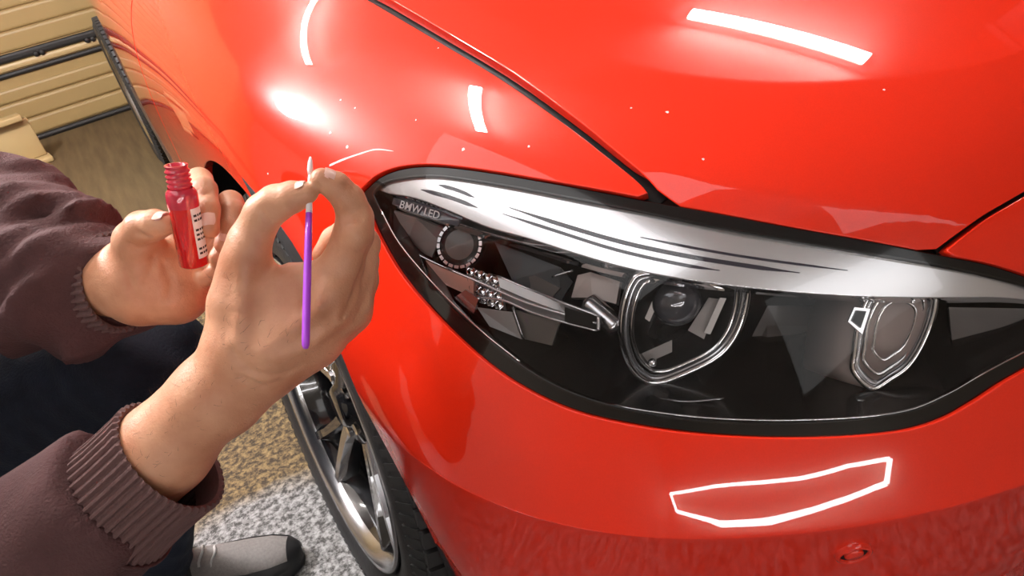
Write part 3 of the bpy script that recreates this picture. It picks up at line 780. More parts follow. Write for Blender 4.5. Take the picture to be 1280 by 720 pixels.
# second projector, seen more from its side, with a taupe barrel
c2 = inl(1115, 430, .034); n2 = nrm((-.64, -.55, .53))
o2 = [(1085, 372), (1074, 400), (1068, 440), (1067, 464), (1090, 485), (1112, 474), (1136, 456), (1156, 422), (1168, 384), (1165, 360), (1140, 345), (1105, 350)]
ring('projector_ring', o2, c2, n2, .0026, 'chrome')
ring('projector_ring', scale_px(o2, (1115, 420), .90), c2-n2*.003, n2, .0024, 'satin_silver')
ring('projector_ring', scale_px(o2, (1117, 415), .74), c2-n2*.006, n2, .0018, 'chrome')
ring('projector_ring', scale_px(o2, (1119, 411), .52), c2-n2*.008, n2, .0015, 'chrome')
shroud('projector_shroud', scale_px(o2, (1115, 420), .86), c2-n2*.008, n2, .03, 'taupe_housing')
V1 = [on_plane(c2, n2, *p) for p in crom(scale_px(o2, (1115, 420), 1.02), 4, True)]; m_ = len(V1)
V2 = [p+(inl(1050, 418, .070)-inl(1115, 420, .034)) for p in V1]
hpart(mesh_obj('projector_barrel', V1+V2, [(k, (k+1) % m_, m_+(k+1) % m_, m_+k) for k in range(m_)]+[tuple(range(m_, 2*m_))], 'taupe_housing', hl))
ipoly('emblem_plate', [(1068, 384), (1088, 386), (1078, 418), (1060, 402)], .026, 'chrome', .002)
ipoly('emblem_mark', [(1071, 388), (1083, 389), (1076, 410), (1065, 401)], .0245, 'black_plastic', .001)
# corner cluster
ipoly('corner_reflector', [(484, 262), (520, 272), (560, 288), (548, 300), (540, 322), (508, 306), (492, 282)], [.03, .03, .035, .05, .05, .035, .03], 'grey_housing', .004)
def knob():
    c = inl(580, 308, .05); ax = nrm((-.55, -.55, .62)); g = []
    hpart(mesh_obj('side_module', *lathe_geo([(.0, .012), (.017, .012), (.024, .006), (.027, -.004), (.027, -.03)], c, ax, 32), 'dark_housing', hl))
    hpart(mesh_obj('side_module_face', *lathe_geo([(0, .0128), (.014, .0125)], c, ax, 28), 'brown_housing', hl))
    u = nrm(np.cross(ax, (0, 0, 1))); w = np.cross(ax, u)
    for k in range(22):
        a = 2*pi*k/22; g.append(box_geo(c+ax*.010+(u*cos(a)+w*sin(a))*.0205, (.0028, .0044, .006), np.stack([u*cos(a)+w*sin(a), -u*sin(a)+w*cos(a), ax], 1)))
    o = hpart(mesh_obj('module_teeth', *merge(*g), 'satin_silver', hl, False)); o['kind'] = 'stuff'
knob()
# strip coloured by a skin reflection put into it, and pointed light guide bar
ipoly('skin_reflection_strip', [(502, 312), (560, 338), (592, 352), (592, 372), (548, 352), (512, 330)], .03, 'skin_reflection_pink', .004)
def blade(name, top, bot, k0, k1, mat, thick=.006):
    T = crom(top, 6); B_ = crom(bot, 6); m = len(T); V = []; F = []
    for i in range(m):
        t = i/(m-1); k = k0+(k1-k0)*t; a, b_ = inl(*T[i], k), inl(*B_[i], k)
        V += [a, a*.5+b_*.5-CAM_F*.003, b_, b_+CAM_F*thick, a+CAM_F*thick]
    for i in range(m-1):
        for q in range(5): F.append((5*i+q, 5*i+(q+1) % 5, 5*i+5+(q+1) % 5, 5*i+5+q))
    F += [tuple(range(5)), tuple(range(5*m-5, 5*m))[::-1]]
    return hpart(mesh_obj(name, V, F, mat, hl, False))
simple('guide_clear', (.30, .28, .27), .1, metal=.4, coat=1)
blade('light_guide', [(622, 346), (660, 362), (705, 380), (748, 396)], [(628, 372), (664, 388), (706, 401), (746, 412)], .03, .018, 'guide_clear')
ibar('guide_edge', [(560, 336), (600, 353), (660, 379), (746, 404)], [.03, .03, .024, .016], 'brow_white', .0014)
ibar('guide_edge', [(622, 345), (660, 361), (705, 379), (748, 395)], [.03, .03, .02, .016], 'brow_white', .0012)
ibar('guide_edge', [(497, 304), (530, 322), (560, 336)], [.025, .028, .03], 'chrome', .0010)
ibar('guide_edge', [(592, 372), (628, 375), (664, 390), (706, 403), (746, 413)], [.03, .028, .025, .02, .017], 'brow_white', .0012)
ipoly('guide_end_cap', [(706, 384), (747, 396), (747, 413), (706, 402)], .0150, 'black_gloss', .003)
ibar('guide_end_frame', [(748, 395), (748, 413)], .0135, 'brow_white', .0015)
# honeycomb reflector cells
g = 0
for r_ in range(4):
    for q in range(4):
        px, py = 588+q*9.6+r_*2.2, 339+q*3.4+r_*10.5
        c = inl(px, py, .034)
        hpart(mesh_obj('reflector_cell', *lathe_geo([(.0046, .002), (.0038, .0016), (.003, -.001), (0.0, -.002)], c, -CAM_F, 6), 'chrome', hl, False))
ipoly('cell_plate', [(582, 333), (622, 345), (632, 388), (596, 376)], .038, 'grey_housing', .003)
# lower reflectors and brackets
ipoly('lower_reflector', [(568, 372), (582, 362), (598, 374), (592, 392), (584, 386)], .02, 'satin_silver', .003)
ipoly('lower_panel', [(596, 384), (640, 390), (652, 424), (612, 408)], [.025, .03, .03, .025], 'grey_housing', .003)
ipoly('lower_panel', [(644, 388), (700, 402), (690, 432), (656, 424)], [.028, .028, .032, .032], 'brown_housing', .003)
ibar('bracket_edge', [(641, 384), (654, 422)], .026, 'satin_silver', .0012)
ipoly('upper_panel', [(618, 302), (700, 334), (716, 352), (700, 378), (640, 350)], [.045, .05, .055, .05, .045], 'black_plastic', .004)
ipoly('taupe_block', [(722, 344), (738, 340), (775, 352), (770, 380), (740, 372), (714, 372)], [.045, .045, .045, .042, .042, .045], 'taupe_housing', .01)
def bulb():
    a = inl(732, 376, .034); b_ = inl(774, 412, .030)
    P = crom([a, a*.7+b_*.3, a*.3+b_*.7, b_], 4); R = [.004]+[.0095]*(len(P)-2)+[.005]
    hpart(mesh_obj('silver_lamp', *tube_geo(P, R, 14), 'satin_silver', hl))
bulb()
ipoly('bracket', [(640, 352), (668, 344), (700, 360), (690, 372)], .047, 'brown_housing', .004)
ibar('bracket_edge', [(690, 346), (716, 338)], .04, 'satin_silver', .0010)
# trims along the foot of the housing
ibar('trim_line', [(640, 458), (700, 488), (770, 507), (860, 520), (950, 525), (1050, 523), (1130, 514), (1185, 492), (1230, 466), (1290, 434)], .006, 'chrome', .0009)
ibar('trim_line', [(1070, 500), (1110, 505), (1150, 499), (1175, 485), (1184, 470)], .03, 'satin_silver', .0012)
ibar('trim_line', [(812, 498), (860, 502), (905, 498)], .03, 'satin_silver', .0011)
ibar('trim_line', [(476, 262), (500, 305), (545, 358), (600, 412), (650, 452)], .004, 'chrome', .0008)
ipoly('floor_panel', [(960, 382), (1290, 384), (1300, 420), (1200, 470), (1100, 500), (960, 490), (930, 440)], [.125, .115, .11, .10, .10, .11, .125], 'brown_housing', .004)
ipoly('inner_panel', [(1186, 384), (1300, 386), (1312, 402), (1262, 436), (1192, 446)], [.06, .035, .03, .035, .055], 'brown_housing', .004)
# sensor disc on the bumper
sc = uvp(1066, 690); pc, nc = S(sc), snorm(np.array([sc[0]]), np.array([sc[1]]))[0]
sn = empty('parking_sensor', tuple(pc)); sn.parent = car; cpart(sn)
mesh_obj('sensor_face', *lathe_geo([(0, .0040), (.0062, .0040), (.0074, .0030), (.0080, -.004)], (0, 0, 0), nc, 28), 'red_car_paint', sn)
mesh_obj('sensor_ring', *lathe_geo([(.0104, -.002), (.0108, .0030), (.0122, .0042), (.0142, .0030), (.0150, -.003)], (0, 0, 0), nc, 32), 'red_car_paint', sn)
mesh_obj('sensor_gap', *lathe_geo([(.0070, .0016), (.0112, .0016)], (0, 0, 0), nc, 28), 'black_rubber', sn)

# stone chips and a thin pale line on the paint
simple('primer_and_pale_line', (.80, .72, .68), .6, var=.1)
for i, (px, py, r) in enumerate(((413, 166, .0020), (434, 184, .0022), (426, 125, .0014), (444, 135, .0014), (579, 187, .0020), (335, 217, .0014), (661, 183, .0014), (789, 135, .0012), (834, 140, .0016), (879, 199, .0013), (1105, 112, .0014), (548, 60, .0010), (520, 150, .0010))):
    uv = uvp(px, py); c = S(uv, .0002); n_ = snorm(np.array([uv[0]]), np.array([uv[1]]))[0]; u_ = nrm(np.cross(n_, (1, .3, .2))); w_ = np.cross(n_, u_); m = 9
    rr = [r*(.55+.45*rng.random()) for _ in range(m)]
    V = [c+n_*.0002]+[c+rr[k]*(u_*cos(2*pi*k/m)+w_*sin(2*pi*k/m)) for k in range(m)]
    cpart(mesh_obj('paint_chip', V, [(0, 1+k, 1+(k+1) % m) for k in range(m)], 'primer_and_pale_line', car))
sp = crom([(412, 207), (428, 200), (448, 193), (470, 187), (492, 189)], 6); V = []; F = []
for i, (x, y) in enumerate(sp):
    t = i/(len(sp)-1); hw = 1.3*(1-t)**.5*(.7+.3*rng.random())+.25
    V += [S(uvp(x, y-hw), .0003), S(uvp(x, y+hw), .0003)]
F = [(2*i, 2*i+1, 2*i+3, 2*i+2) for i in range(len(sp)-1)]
cpart(mesh_obj('pale_line', V, F, 'primer_and_pale_line', car))

# ------------------------------------------------------------------ the person (kneeling beside the wheel, reaching in from the left)
def skin_mat():
    m, nt, b = new_mat('skin')
    tc = N(nt, 'ShaderNodeTexCoord')
    n1 = N(nt, 'ShaderNodeTexNoise'); n1.inputs['Scale'].default_value = 28; n1.inputs['Detail'].default_value = 4
    n2 = N(nt, 'ShaderNodeTexNoise'); n2.inputs['Scale'].default_value = 260; n2.inputs['Detail'].default_value = 5
    vo = N(nt, 'ShaderNodeTexVoronoi'); vo.inputs['Scale'].default_value = 420; vo.feature = 'DISTANCE_TO_EDGE'
    for n in (n1, n2, vo): L(nt, tc.outputs['Object'], n.inputs['Vector'])
    cr = N(nt, 'ShaderNodeValToRGB'); cr.color_ramp.elements[0].position = .32; cr.color_ramp.elements[0].color = (.50, .215, .115, 1)
    cr.color_ramp.elements[1].position = .66; cr.color_ramp.elements[1].color = (.66, .345, .205, 1)
    L(nt, n1.outputs[0], cr.inputs[0]); L(nt, cr.outputs[0], b.inputs['Base Color'])
    setp(b, Roughness=.48); b.inputs['Subsurface Weight'].default_value = .12; b.inputs['Subsurface Radius'].default_value = (.008, .003, .0015); b.inputs['Subsurface Scale'].default_value = .6
    ma = N(nt, 'ShaderNodeMath', operation='MULTIPLY_ADD'); L(nt, vo.outputs[0], ma.inputs[0]); ma.inputs[1].default_value = .5; L(nt, n2.outputs[0], ma.inputs[2])
    bp = N(nt, 'ShaderNodeBump'); bp.inputs['Strength'].default_value = .35; bp.inputs['Distance'].default_value = .0012
    L(nt, ma.outputs[0], bp.inputs['Height']); L(nt, bp.outputs[0], b.inputs['Normal'])
skin_mat()
simple('nail', (.80, .50, .42), .25, var=.05, coat=.5)
simple('sweat_maroon', (.082, .034, .034), .9, var=.25, vscale=60, bump=.5, bscale=420)
simple('cuff_maroon', (.13, .068, .064), .9, var=.2, vscale=80, bump=.3, bscale=420)
simple('jeans', (.012, .018, .034), .85, var=.5, vscale=45, bump=.5, bscale=350)
simple('shoe_fabric', (.20, .185, .175), .8, var=.3, vscale=200, bump=.4, bscale=500)
simple('shoe_black', (.012, .012, .013), .5, var=.2)
simple('shoe_sole', (.45, .45, .44), .6, var=.1)
simple('hair_brown', (.045, .026, .015), .6, var=.3, vscale=150)
simple('eye_white', (.8, .78, .75), .2, var=.02)
def smin(a, b, k):
    h = np.clip(.5+.5*(b-a)/k, 0, 1); return b*(1-h)+a*h-k*h*(1-h)
class Field:
    def __init__(s, lo, hi, step):
        s.lo = np.array(lo, float); s.st = step; s.n = np.ceil((np.array(hi)-s.lo)/step).astype(int)+1
        ax = [s.lo[i]+step*np.arange(s.n[i]) for i in range(3)]
        s.X, s.Y, s.Z = [a.astype(np.float32) for a in np.meshgrid(*ax, indexing='ij')]
    def cone(s, a, b, ra, rb):
        a = np.array(a, float); b = np.array(b, float); ab = b-a; l2 = max(ab.dot(ab), 1e-9)
        px, py, pz = s.X-a[0], s.Y-a[1], s.Z-a[2]
        t = np.clip((px*ab[0]+py*ab[1]+pz*ab[2])/l2, 0, 1).astype(np.float32)
        return np.sqrt((px-t*ab[0])**2+(py-t*ab[1])**2+(pz-t*ab[2])**2)-(ra+(rb-ra)*t)
    def ell(s, c, r, M=None):
        p = np.stack([s.X-c[0], s.Y-c[1], s.Z-c[2]], -1)
        if M is not None: p = p@np.asarray(M, np.float32)
        r = np.array(r, np.float32); k = np.linalg.norm(p/r, axis=-1)
        return (k-1)*r.min()
    def chain(s, pts, k):
        d = None
        for i in range(len(pts)-1):
            e = s.cone(pts[i][:3], pts[i+1][:3], pts[i][3], pts[i+1][3]); d = e if d is None else smin(d, e, k)
        return d
    def nets(s, f):
        ins = f < 0; nx, ny, nz = f.shape
        c = np.zeros((nx-1, ny-1, nz-1), np.int8)
        for i in (0, 1):
            for j in (0, 1):
                for k in (0, 1): c += ins[i:nx-1+i, j:ny-1+j, k:nz-1+k]
        act = (c > 0) & (c < 8); idx = -np.ones(act.shape, np.int64); I = np.argwhere(act); idx[act] = np.arange(len(I))
        acc = np.zeros((len(I), 3)); cnt = np.zeros(len(I))
        cor = [(i, j, k) for i in (0, 1) for j in (0, 1) for k in (0, 1)]
        for a in cor:
            for b in cor:
                if sum(b)-sum(a) == 1 and sum(abs(x-y) for x, y in zip(a, b)) == 1:
                    fa = f[I[:, 0]+a[0], I[:, 1]+a[1], I[:, 2]+a[2]]; fb = f[I[:, 0]+b[0], I[:, 1]+b[1], I[:, 2]+b[2]]
                    m = (fa < 0) != (fb < 0); t = np.where(m, fa/np.where(m, fa-fb, 1), 0)
                    acc += m[:, None]*(np.array(a)+t[:, None]*(np.array(b)-np.array(a))); cnt += m
        V = s.lo+s.st*(I+acc/cnt[:, None]); F = []
        for ax in range(3):
            sl = [slice(1, n-1) for n in f.shape]; s0 = list(sl); s1 = list(sl); s0[ax] = slice(0, f.shape[ax]-1); s1[ax] = slice(1, f.shape[ax])
            a_, b_ = ins[tuple(s0)], ins[tuple(s1)]; E = np.argwhere(a_ != b_)
            dirn = a_[tuple(E.T)]
            base = E.copy(); o1, o2 = [q for q in range(3) if q != ax]
            base[:, o1] += 1; base[:, o2] += 1
            q = []
            for d1, d2 in ((-1, -1), (0, -1), (0, 0), (-1, 0)):
                p = base.copy(); p[:, o1] += d1; p[:, o2] += d2; q.append(idx[p[:, 0], p[:, 1], p[:, 2]])
            q = np.stack(q, 1)
            flip = dirn if ax != 1 else ~dirn
            q = np.where(flip[:, None], q, q[:, ::-1]); F.append(q)
        return V, np.vstack(F)
def P3(px, py, d, r): p = at(px, py, d); return (p[0], p[1], p[2], r)
def relax(V, F, it=2, lam=.5):
    E = np.vstack([F[:, [0, 1]], F[:, [1, 2]], F[:, [2, 3]], F[:, [3, 0]]])
    for _ in range(it):
        s = np.zeros_like(V); c = np.zeros(len(V)); np.add.at(s, E[:, 0], V[E[:, 1]]); np.add.at(c, E[:, 0], 1); np.add.at(s, E[:, 1], V[E[:, 0]]); np.add.at(c, E[:, 1], 1)
        V = V+lam*(s/np.maximum(c, 1)[:, None]-V)
    return V
HSTEP = .0018
def bounds(chs, pad=.012):
    a = np.array([p for c in chs for p in c]); return (a[:, :3]-a[:, 3:4]).min(0)-pad, (a[:, :3]+a[:, 3:4]).max(0)+pad
def hand(palm, fingers, kp, kf, kw, extra=()):
    lo, hi = bounds(palm+fingers); f = Field(lo, hi, HSTEP)
    p = None
    for c in palm:
        e = f.chain(c, .008); p = e if p is None else smin(p, e, kp)
    g = None
    for c in fingers:
        e = f.chain(c, .0035); g = e if g is None else smin(g, e, kf)
    d = smin(p, g, kw)
    def sdepth(px, py):
        for q in np.arange(.47, .70, .0010):
            ii = np.round((at(px, py, q)-f.lo)/f.st).astype(int)
            if (ii >= 0).all() and (ii < f.n).all() and d[tuple(ii)] < 0: return q
        return .56
    for kind, c, r, kk in extra:
        ch = [P3(x, y, sdepth(x, y)+(-.0002 if kind == '-' else r*.55), r) for x, y in crom(c, 2)]
        l0, h0 = bounds([ch], kk*1.6+.002); i0 = np.clip(((l0-f.lo)/f.st).astype(int), 0, f.n-2); i1 = np.clip(((h0-f.lo)/f.st).astype(int)+2, i0+2, f.n)
        sl = tuple(slice(a, b) for a, b in zip(i0, i1)); g_ = Field.__new__(Field); g_.X, g_.Y, g_.Z = f.X[sl], f.Y[sl], f.Z[sl]
        e = g_.chain(ch, .002)
        d[sl] = smin(d[sl], e, kk) if kind == '+' else -smin(-d[sl], e, kk)
    V, F = f.nets(d)
    return relax(V, F, 2, .5), F
#HANDS
R_W = P3(296, 462, .548, .027)
r_palm = [
    [P3(126, 640, .577, .038), P3(206, 560, .562, .0360), P3(265, 494, .552, .0305), P3(318, 432, .543, .029)],
    [P3(285, 500, .556, .026), P3(345, 440, .550, .027)],
    [P3(312, 440, .540, .025), P3(365, 405, .538, .023), P3(415, 378, .533, .0185)],
    [P3(330, 445, .548, .025), P3(385, 418, .547, .022), P3(434, 385, .546, .0165)],
    [P3(338, 452, .560, .023), P3(395, 425, .563, .019), P3(438, 390, .566, .015)],
    [P3(340, 455, .570, .020), P3(390, 432, .580, .017), P3(428, 402, .585, .014)],
    [P3(298, 425, .540, .024), P3(300, 380, .535, .0215), P3(306, 330, .530, .0165)],
    [P3(312, 378, .536, .019), P3(360, 358, .537, .0155), P3(406, 350, .534, .016)],
]
r_thumb = [P3(303, 345, .531, .0165), P3(312, 302, .524, .0150), P3(330, 266, .515, .0135), P3(345, 254, .511, .0128), P3(366, 246, .506, .0108), P3(384, 241, .503, .0078)]
r_index = [P3(415, 378, .533, .0170), P3(428, 330, .527, .0150), P3(442, 292, .521, .0140), P3(444, 272, .519, .0128), P3(436, 250, .514, .0112), P3(420, 233, .508, .0100), P3(402, 224, .503, .0080)]
r_mid = [P3(434, 385, .546, .0165), P3(446, 345, .546, .0140), P3(454, 305, .548, .0125), P3(440, 285, .566, .0115), P3(418, 300, .582, .0105), P3(405, 318, .585, .0095)]
r_ring = [P3(438, 390, .566, .0150), P3(452, 350, .570, .0130), P3(455, 325, .578, .0115), P3(438, 312, .598, .0105), P3(415, 330, .602, .0095)]
r_pink = [P3(428, 402, .585, .0140), P3(442, 370, .590, .0115), P3(444, 352, .600, .0100), P3(428, 345, .612, .0090), P3(412, 358, .612, .0085)]
r_extra = [('+', [(408, 372), (414, 366)], .0075, .014), ('+', [(306, 322), (310, 312)], .007, .014), ('+', [(446, 296), (447, 288)], .006, .012),
           ('+', [(330, 440), (365, 412), (400, 385)], .0028, .009), ('+', [(345, 448), (390, 425), (425, 398)], .0028, .009), ('+', [(300, 425), (303, 380), (306, 340)], .0030, .009),
           ('-', [(461, 312), (450, 345), (438, 378), (428, 398)], .0013, .0035), ('-', [(466, 345), (458, 372), (446, 398)], .0010, .003),
           ('-', [(326, 260), (332, 270), (340, 276)], .0009, .003), ('-', [(332, 253), (340, 264), (347, 268)], .0009, .003), ('-', [(428, 268), (440, 266), (452, 262)], .0009, .003), ('-', [(430, 276), (444, 274), (456, 272)], .0009, .003),
           ('-', [(300, 470), (325, 482), (350, 478)], .0010, .004), ('-', [(292, 440), (312, 462), (345, 470), (372, 460)], .0010, .004), ('-', [(344, 318), (352, 330), (366, 336)], .0010, .004),
           ('-', [(376, 352), (380, 372), (378, 388)], .0010, .005)]
RV, RF = hand(r_palm, [r_thumb, r_index, r_mid, r_ring, r_pink], .012, .0015, .009, r_extra)
# left hand, holding the bottle
l_palm = [
    [P3(92, 340, .640, .036), P3(135, 350, .622, .031), P3(175, 352, .606, .030)],
    [P3(160, 340, .610, .027), P3(180, 330, .600, .024), P3(176, 308, .588, .018)],
    [P3(170, 355, .606, .028), P3(205, 350, .612, .026), P3(222, 315, .634, .016)],
    [P3(175, 360, .608, .026), P3(215, 358, .616, .024), P3(240, 325, .640, .015)],
    [P3(180, 364, .610, .024), P3(222, 364, .618, .021), P3(250, 340, .640, .014)],
    [P3(180, 368, .608, .021), P3(224, 372, .612, .018), P3(252, 356, .630, .013)],
]
l_thumb = [P3(172, 318, .592, .0175), P3(168, 300, .580, .0155), P3(178, 286, .570, .0138), P3(194, 281, .564, .0118), P3(206, 281, .561, .0088)]
l_index = [P3(222, 312, .634, .0150), P3(236, 262, .626, .0118), P3(249, 226, .612, .0108), P3(255, 238, .592, .0104), P3(259, 262, .580, .0098), P3(262, 286, .574, .0080)]
l_mid = [P3(240, 322, .640, .0145), P3(268, 280, .636, .0118), P3(288, 254, .624, .0108), P3(290, 266, .606, .0104), P3(286, 288, .595, .0096), P3(280, 306, .590, .0080)]
l_ring = [P3(250, 338, .640, .0135), P3(276, 312, .638, .0112), P3(292, 298, .628, .0104), P3(286, 306, .610, .0098), P3(274, 322, .602, .0085)]
l_pink = [P3(252, 356, .630, .0125), P3(272, 342, .630, .0100), P3(282, 334, .622, .0092), P3(274, 338, .610, .0085), P3(262, 346, .606, .0075)]
l_extra = [('-', [(164, 312), (178, 311), (194, 304)], .0013, .004), ('-', [(160, 304), (172, 306), (184, 303)], .0010, .003), ('-', [(192, 320), (190, 338), (182, 352)], .0011, .004),
           ('-', [(172, 290), (178, 294), (186, 296)], .0009, .003), ('-', [(205, 330), (214, 350), (212, 372)], .0010, .005), ('-', [(246, 240), (254, 243), (264, 240)], .0008, .003), ('-', [(160, 340), (166, 360), (176, 378)], .0010, .004)]
LV, LF = hand(l_palm, [l_thumb, l_index, l_mid, l_ring, l_pink], .012, .0012, .008, l_extra)
# rest of the body (under the clothes, head outside the frame), coarser
r_elb = (-.345, -.325, .545); r_sho = (-.53, -.14, .80); l_elb = (-.315, .03, .795); l_sho = (-.58, .22, .84)
r_fw = at(150, 602, .568); l_fw = at(80, 335, .645)
pel = (-.78, .22, .40); che = (-.64, .08, .70); nek = (-.57, .04, .90); hed = (-.52, .015, 1.055)
l_hip = (-.70, .30, .40); l_kne = (-.185, -.035, .535); l_ank = (-.345, .135, .10); r_hip = (-.72, .12, .38); r_kne = (-.43, -.24, .09); r_ank = (-.83, -.16, .08)
fb = Field((-1.0, -.5, .0), (-.02, .5, 1.22), .011)
d = fb.chain([(*r_fw, .036), (*r_elb, .043), (*r_sho, .055)], .02)
for c in ([(*l_fw, .034), (*l_elb, .043), (*l_sho, .055)], [(*pel, .14), (*che, .135), (*nek, .07)], [(*r_sho, .07), (*che, .10), (*l_sho, .07)], [(*nek, .062), (*hed, .055)],
          [(*l_hip, .10), (*l_kne, .058), (*l_ank, .04)], [(*r_hip, .10), (*r_kne, .058), (*r_ank, .04)]):
    d = smin(d, fb.chain(c, .03), .04)
FWD = nrm((.80, -.55, -.2)); SIDE = nrm(np.cross((0, 0, 1), FWD)); UPH = np.cross(FWD, SIDE); HM = np.stack([FWD, SIDE, UPH], 1)
hd = np.array(hed)
d = smin(d, fb.ell(hd+UPH*.015, (.098, .078, .108), HM), .02)
d = smin(d, fb.ell(hd+FWD*.035-UPH*.055, (.060, .050, .055), HM), .025)
d = smin(d, fb.cone(hd+FWD*.090+UPH*.015, hd+FWD*.112-UPH*.018, .010, .014), .012)
for s in (-1, 1): d = smin(d, fb.ell(hd+SIDE*s*.080-FWD*.005, (.022, .010, .032), HM), .006)
d = smin(d, fb.cone(hd+FWD*.088-UPH*.05-SIDE*.02, hd+FWD*.088-UPH*.05+SIDE*.02, .010, .010), .01)
BV, BF = fb.nets(d)
BV = relax(BV, BF, 2)
person = empty('person', (-.6, .1, 0)); PO = np.array(person.location)
tag(person, 'kneeling person in a maroon sweatshirt and dark jeans reaching in from the left', 'person')
def pp(o, org=PO): o.matrix_parent_inverse = Matrix.Translation(tuple(-np.array(org))); return o
VV = [tuple(v) for v in RV]+[tuple(v) for v in LV]+[tuple(v) for v in BV]
FF = [tuple(f) for f in RF]+[tuple(f+len(RV)) for f in LF]+[tuple(f+len(RV)+len(LV)) for f in BF]
body = pp(mesh_obj('body', VV, FF, 'skin', person))
def nail(base, tip, outd, r, w, l, name='fingernail', shift=0.):
    base, tip = np.array(base[:3]), np.array(tip[:3]); ax = nrm(tip-base); o = np.array(outd, float); o = nrm(o-ax*o.dot(ax)); sd = np.cross(ax, o)
    V = []; F = []; n = 8; m = 9; c = tip-ax*(l*.45-shift)
    for i in range(m):
        v = -1+2*i/(m-1)
        for j in range(n):
            u = -1+2*j/(n-1); ww = w*(1-.25*max(0, abs(v)-.45)**2*4*(1.0 if v < 0 else .8)); a = u*ww/r
            rr = r*1.04-.0005-.0012*max(0, v)**2
            V.append(c+ax*v*l*.5+rr*(o*cos(a)+sd*sin(a)))
    for i in range(m-1):
        for j in range(n-1): F.append((i*n+j, i*n+j+1, i*n+n+j+1, i*n+n+j))
    k = len(V); V += [v-o*.0012 for v in V[:k]]; F += [tuple(q+k for q in f[::-1]) for f in F[:]]
    ob = mesh_obj(name, V, F, 'nail', body); return ob
tocam = -CAM_F
nail(l_index[-2], l_index[-1], tocam+CAM_R*.35, .0092, .0062, .0125)
nail(l_thumb[-2], l_thumb[-1], tocam*.55+CAM_U*.8, .0108, .0075, .0140, shift=.003)
nail(l_mid[-2], l_mid[-1], tocam+CAM_R*.5, .0090, .0058, .011)
nail(r_thumb[-2], r_thumb[-1], tocam*.5+CAM_U*.85, .0095, .0072, .0135, shift=.001)
nail(r_index[-2], r_index[-1], tocam*.6+CAM_U*.75+CAM_R*.4, .0098, .0065, .0130, shift=.001)
# sweatshirt
sw_r = [P3(178, 574, .564, .046), P3(142, 612, .570, .052), P3(100, 652, .578, .060), P3(40, 705, .592, .066), (*r_elb, .072), ((r_elb[0]+r_sho[0])/2, (r_elb[1]+r_sho[1])/2, (r_elb[2]+r_sho[2])/2, .080), (*r_sho, .085)]
sw_l = [P3(132, 362, .625, .044), P3(112, 358, .632, .056), P3(85, 350, .642, .064), P3(40, 326, .66, .072), P3(0, 306, .678, .078), (*l_elb, .080), ((l_elb[0]+l_sho[0])/2, (l_elb[1]+l_sho[1])/2, (l_elb[2]+l_sho[2])/2, .085), (*l_sho, .09)]
lo, hi = (-1.02, -.52, .30), (-.02, .46, 1.0)
fs = Field(lo, hi, .0065)
d = fs.chain(sw_r, .02); d = smin(d, fs.chain(sw_l, .02), .01)
for c in ([(*pel, .165), (*che, .165), (*nek, .085)], [(*r_sho, .09), (*che, .13), (*l_sho, .09)]): d = smin(d, fs.chain(c, .04), .05)
def along(f, a, b):
    a = np.array(a); b = np.array(b); ab = b-a; l = np.linalg.norm(ab); ab = ab/l
    return (f.X-a[0])*ab[0]+(f.Y-a[1])*ab[1]+(f.Z-a[2])*ab[2]
# folds: rings that lean round the sleeves, strongest near the cuffs
q = along(fs, sw_l[0][:3], sw_l[4][:3]); lean = (fs.Z-.75)*.5+(fs.X+.2)*.25
nearL = (fs.Y > -.31) & (fs.X > -.45)
d = d+np.where(nearL, .0075*np.exp(-np.clip(q, 0, 1)/.10)*np.sin((q+lean)*2*pi/.026)*np.clip(q/.02, 0, 1)+.005*np.sin((q*.7+lean*1.6+.02*np.sin(fs.X*40))*2*pi/.06), 0)
q2 = along(fs, sw_r[0][:3], sw_r[3][:3])
nearR = (fs.Y <= -.2)
d = d+np.where(nearR, .0035*np.sin((q2+.5*(fs.X+.2)+.3*fs.Z)*2*pi/.055)*np.clip((q2-.06)/.05, 0, 1)+.0025*np.sin((fs.Z*1.2-fs.X+.02*np.sin(fs.Y*50))*2*pi/.08), 0)
d = d+.002*np.sin(fs.X*55+2*np.sin(fs.Z*40))*np.sin(fs.Z*48+fs.Y*30)
# cut the sleeves off square at the cuffs
cr = along(fs, sw_r[1][:3], sw_r[0][:3])-.006; d = np.where((fs.Y < -.28) & (fs.X > -.30), np.maximum(d, cr), d)
V_, F_ = fs.nets(d)
pp(mesh_obj('sweatshirt', relax(V_, F_, 2), F_, 'sweat_maroon', person))
# ribbed cuffs: real ridges round a short sleeve end
def cuff(a, b, ra, rb, nrib, name='cuff', flat=.86):
    a, b = np.array(a[:3]), np.array(b[:3]); ax = nrm(b-a); l = np.linalg.norm(b-a); u = nrm(np.cross(ax, CAM_F)); w = np.cross(ax, u)
    seg = nrib*4; V = []; F = []; rows = [(0, 1.0, 0), (.0, 1.03, 1), (.15, 1.0, 1), (.5, .985, 1), (.85, 1.0, 1), (1.0, 1.02, 1), (1.03, .99, .5), (1.0, .93, 0), (.6, .92, 0)]
    for t, s, rb_ in rows:
        for k in range(seg):
            an = 2*pi*k/seg; rr = (ra+(rb-ra)*min(1, t))*s+rb_*.0016*(1 if k % 4 < 2 else -1)
            V.append(a+ax*l*t+rr*(u*cos(an)+w*sin(an)*flat))
    for i in range(len(rows)-1):
        for k in range(seg): F.append((i*seg+k, i*seg+(k+1) % seg, (i+1)*seg+(k+1) % seg, (i+1)*seg+k))
    o = pp(mesh_obj(name, V, F, 'cuff_maroon', person)); return autosmooth(o, 35)
cuff(at(141, 636, .574), at(214, 570, .562), .0520, .0500, 44)
cuff(at(108, 358, .636), at(150, 352, .618), .0450, .0415, 40)
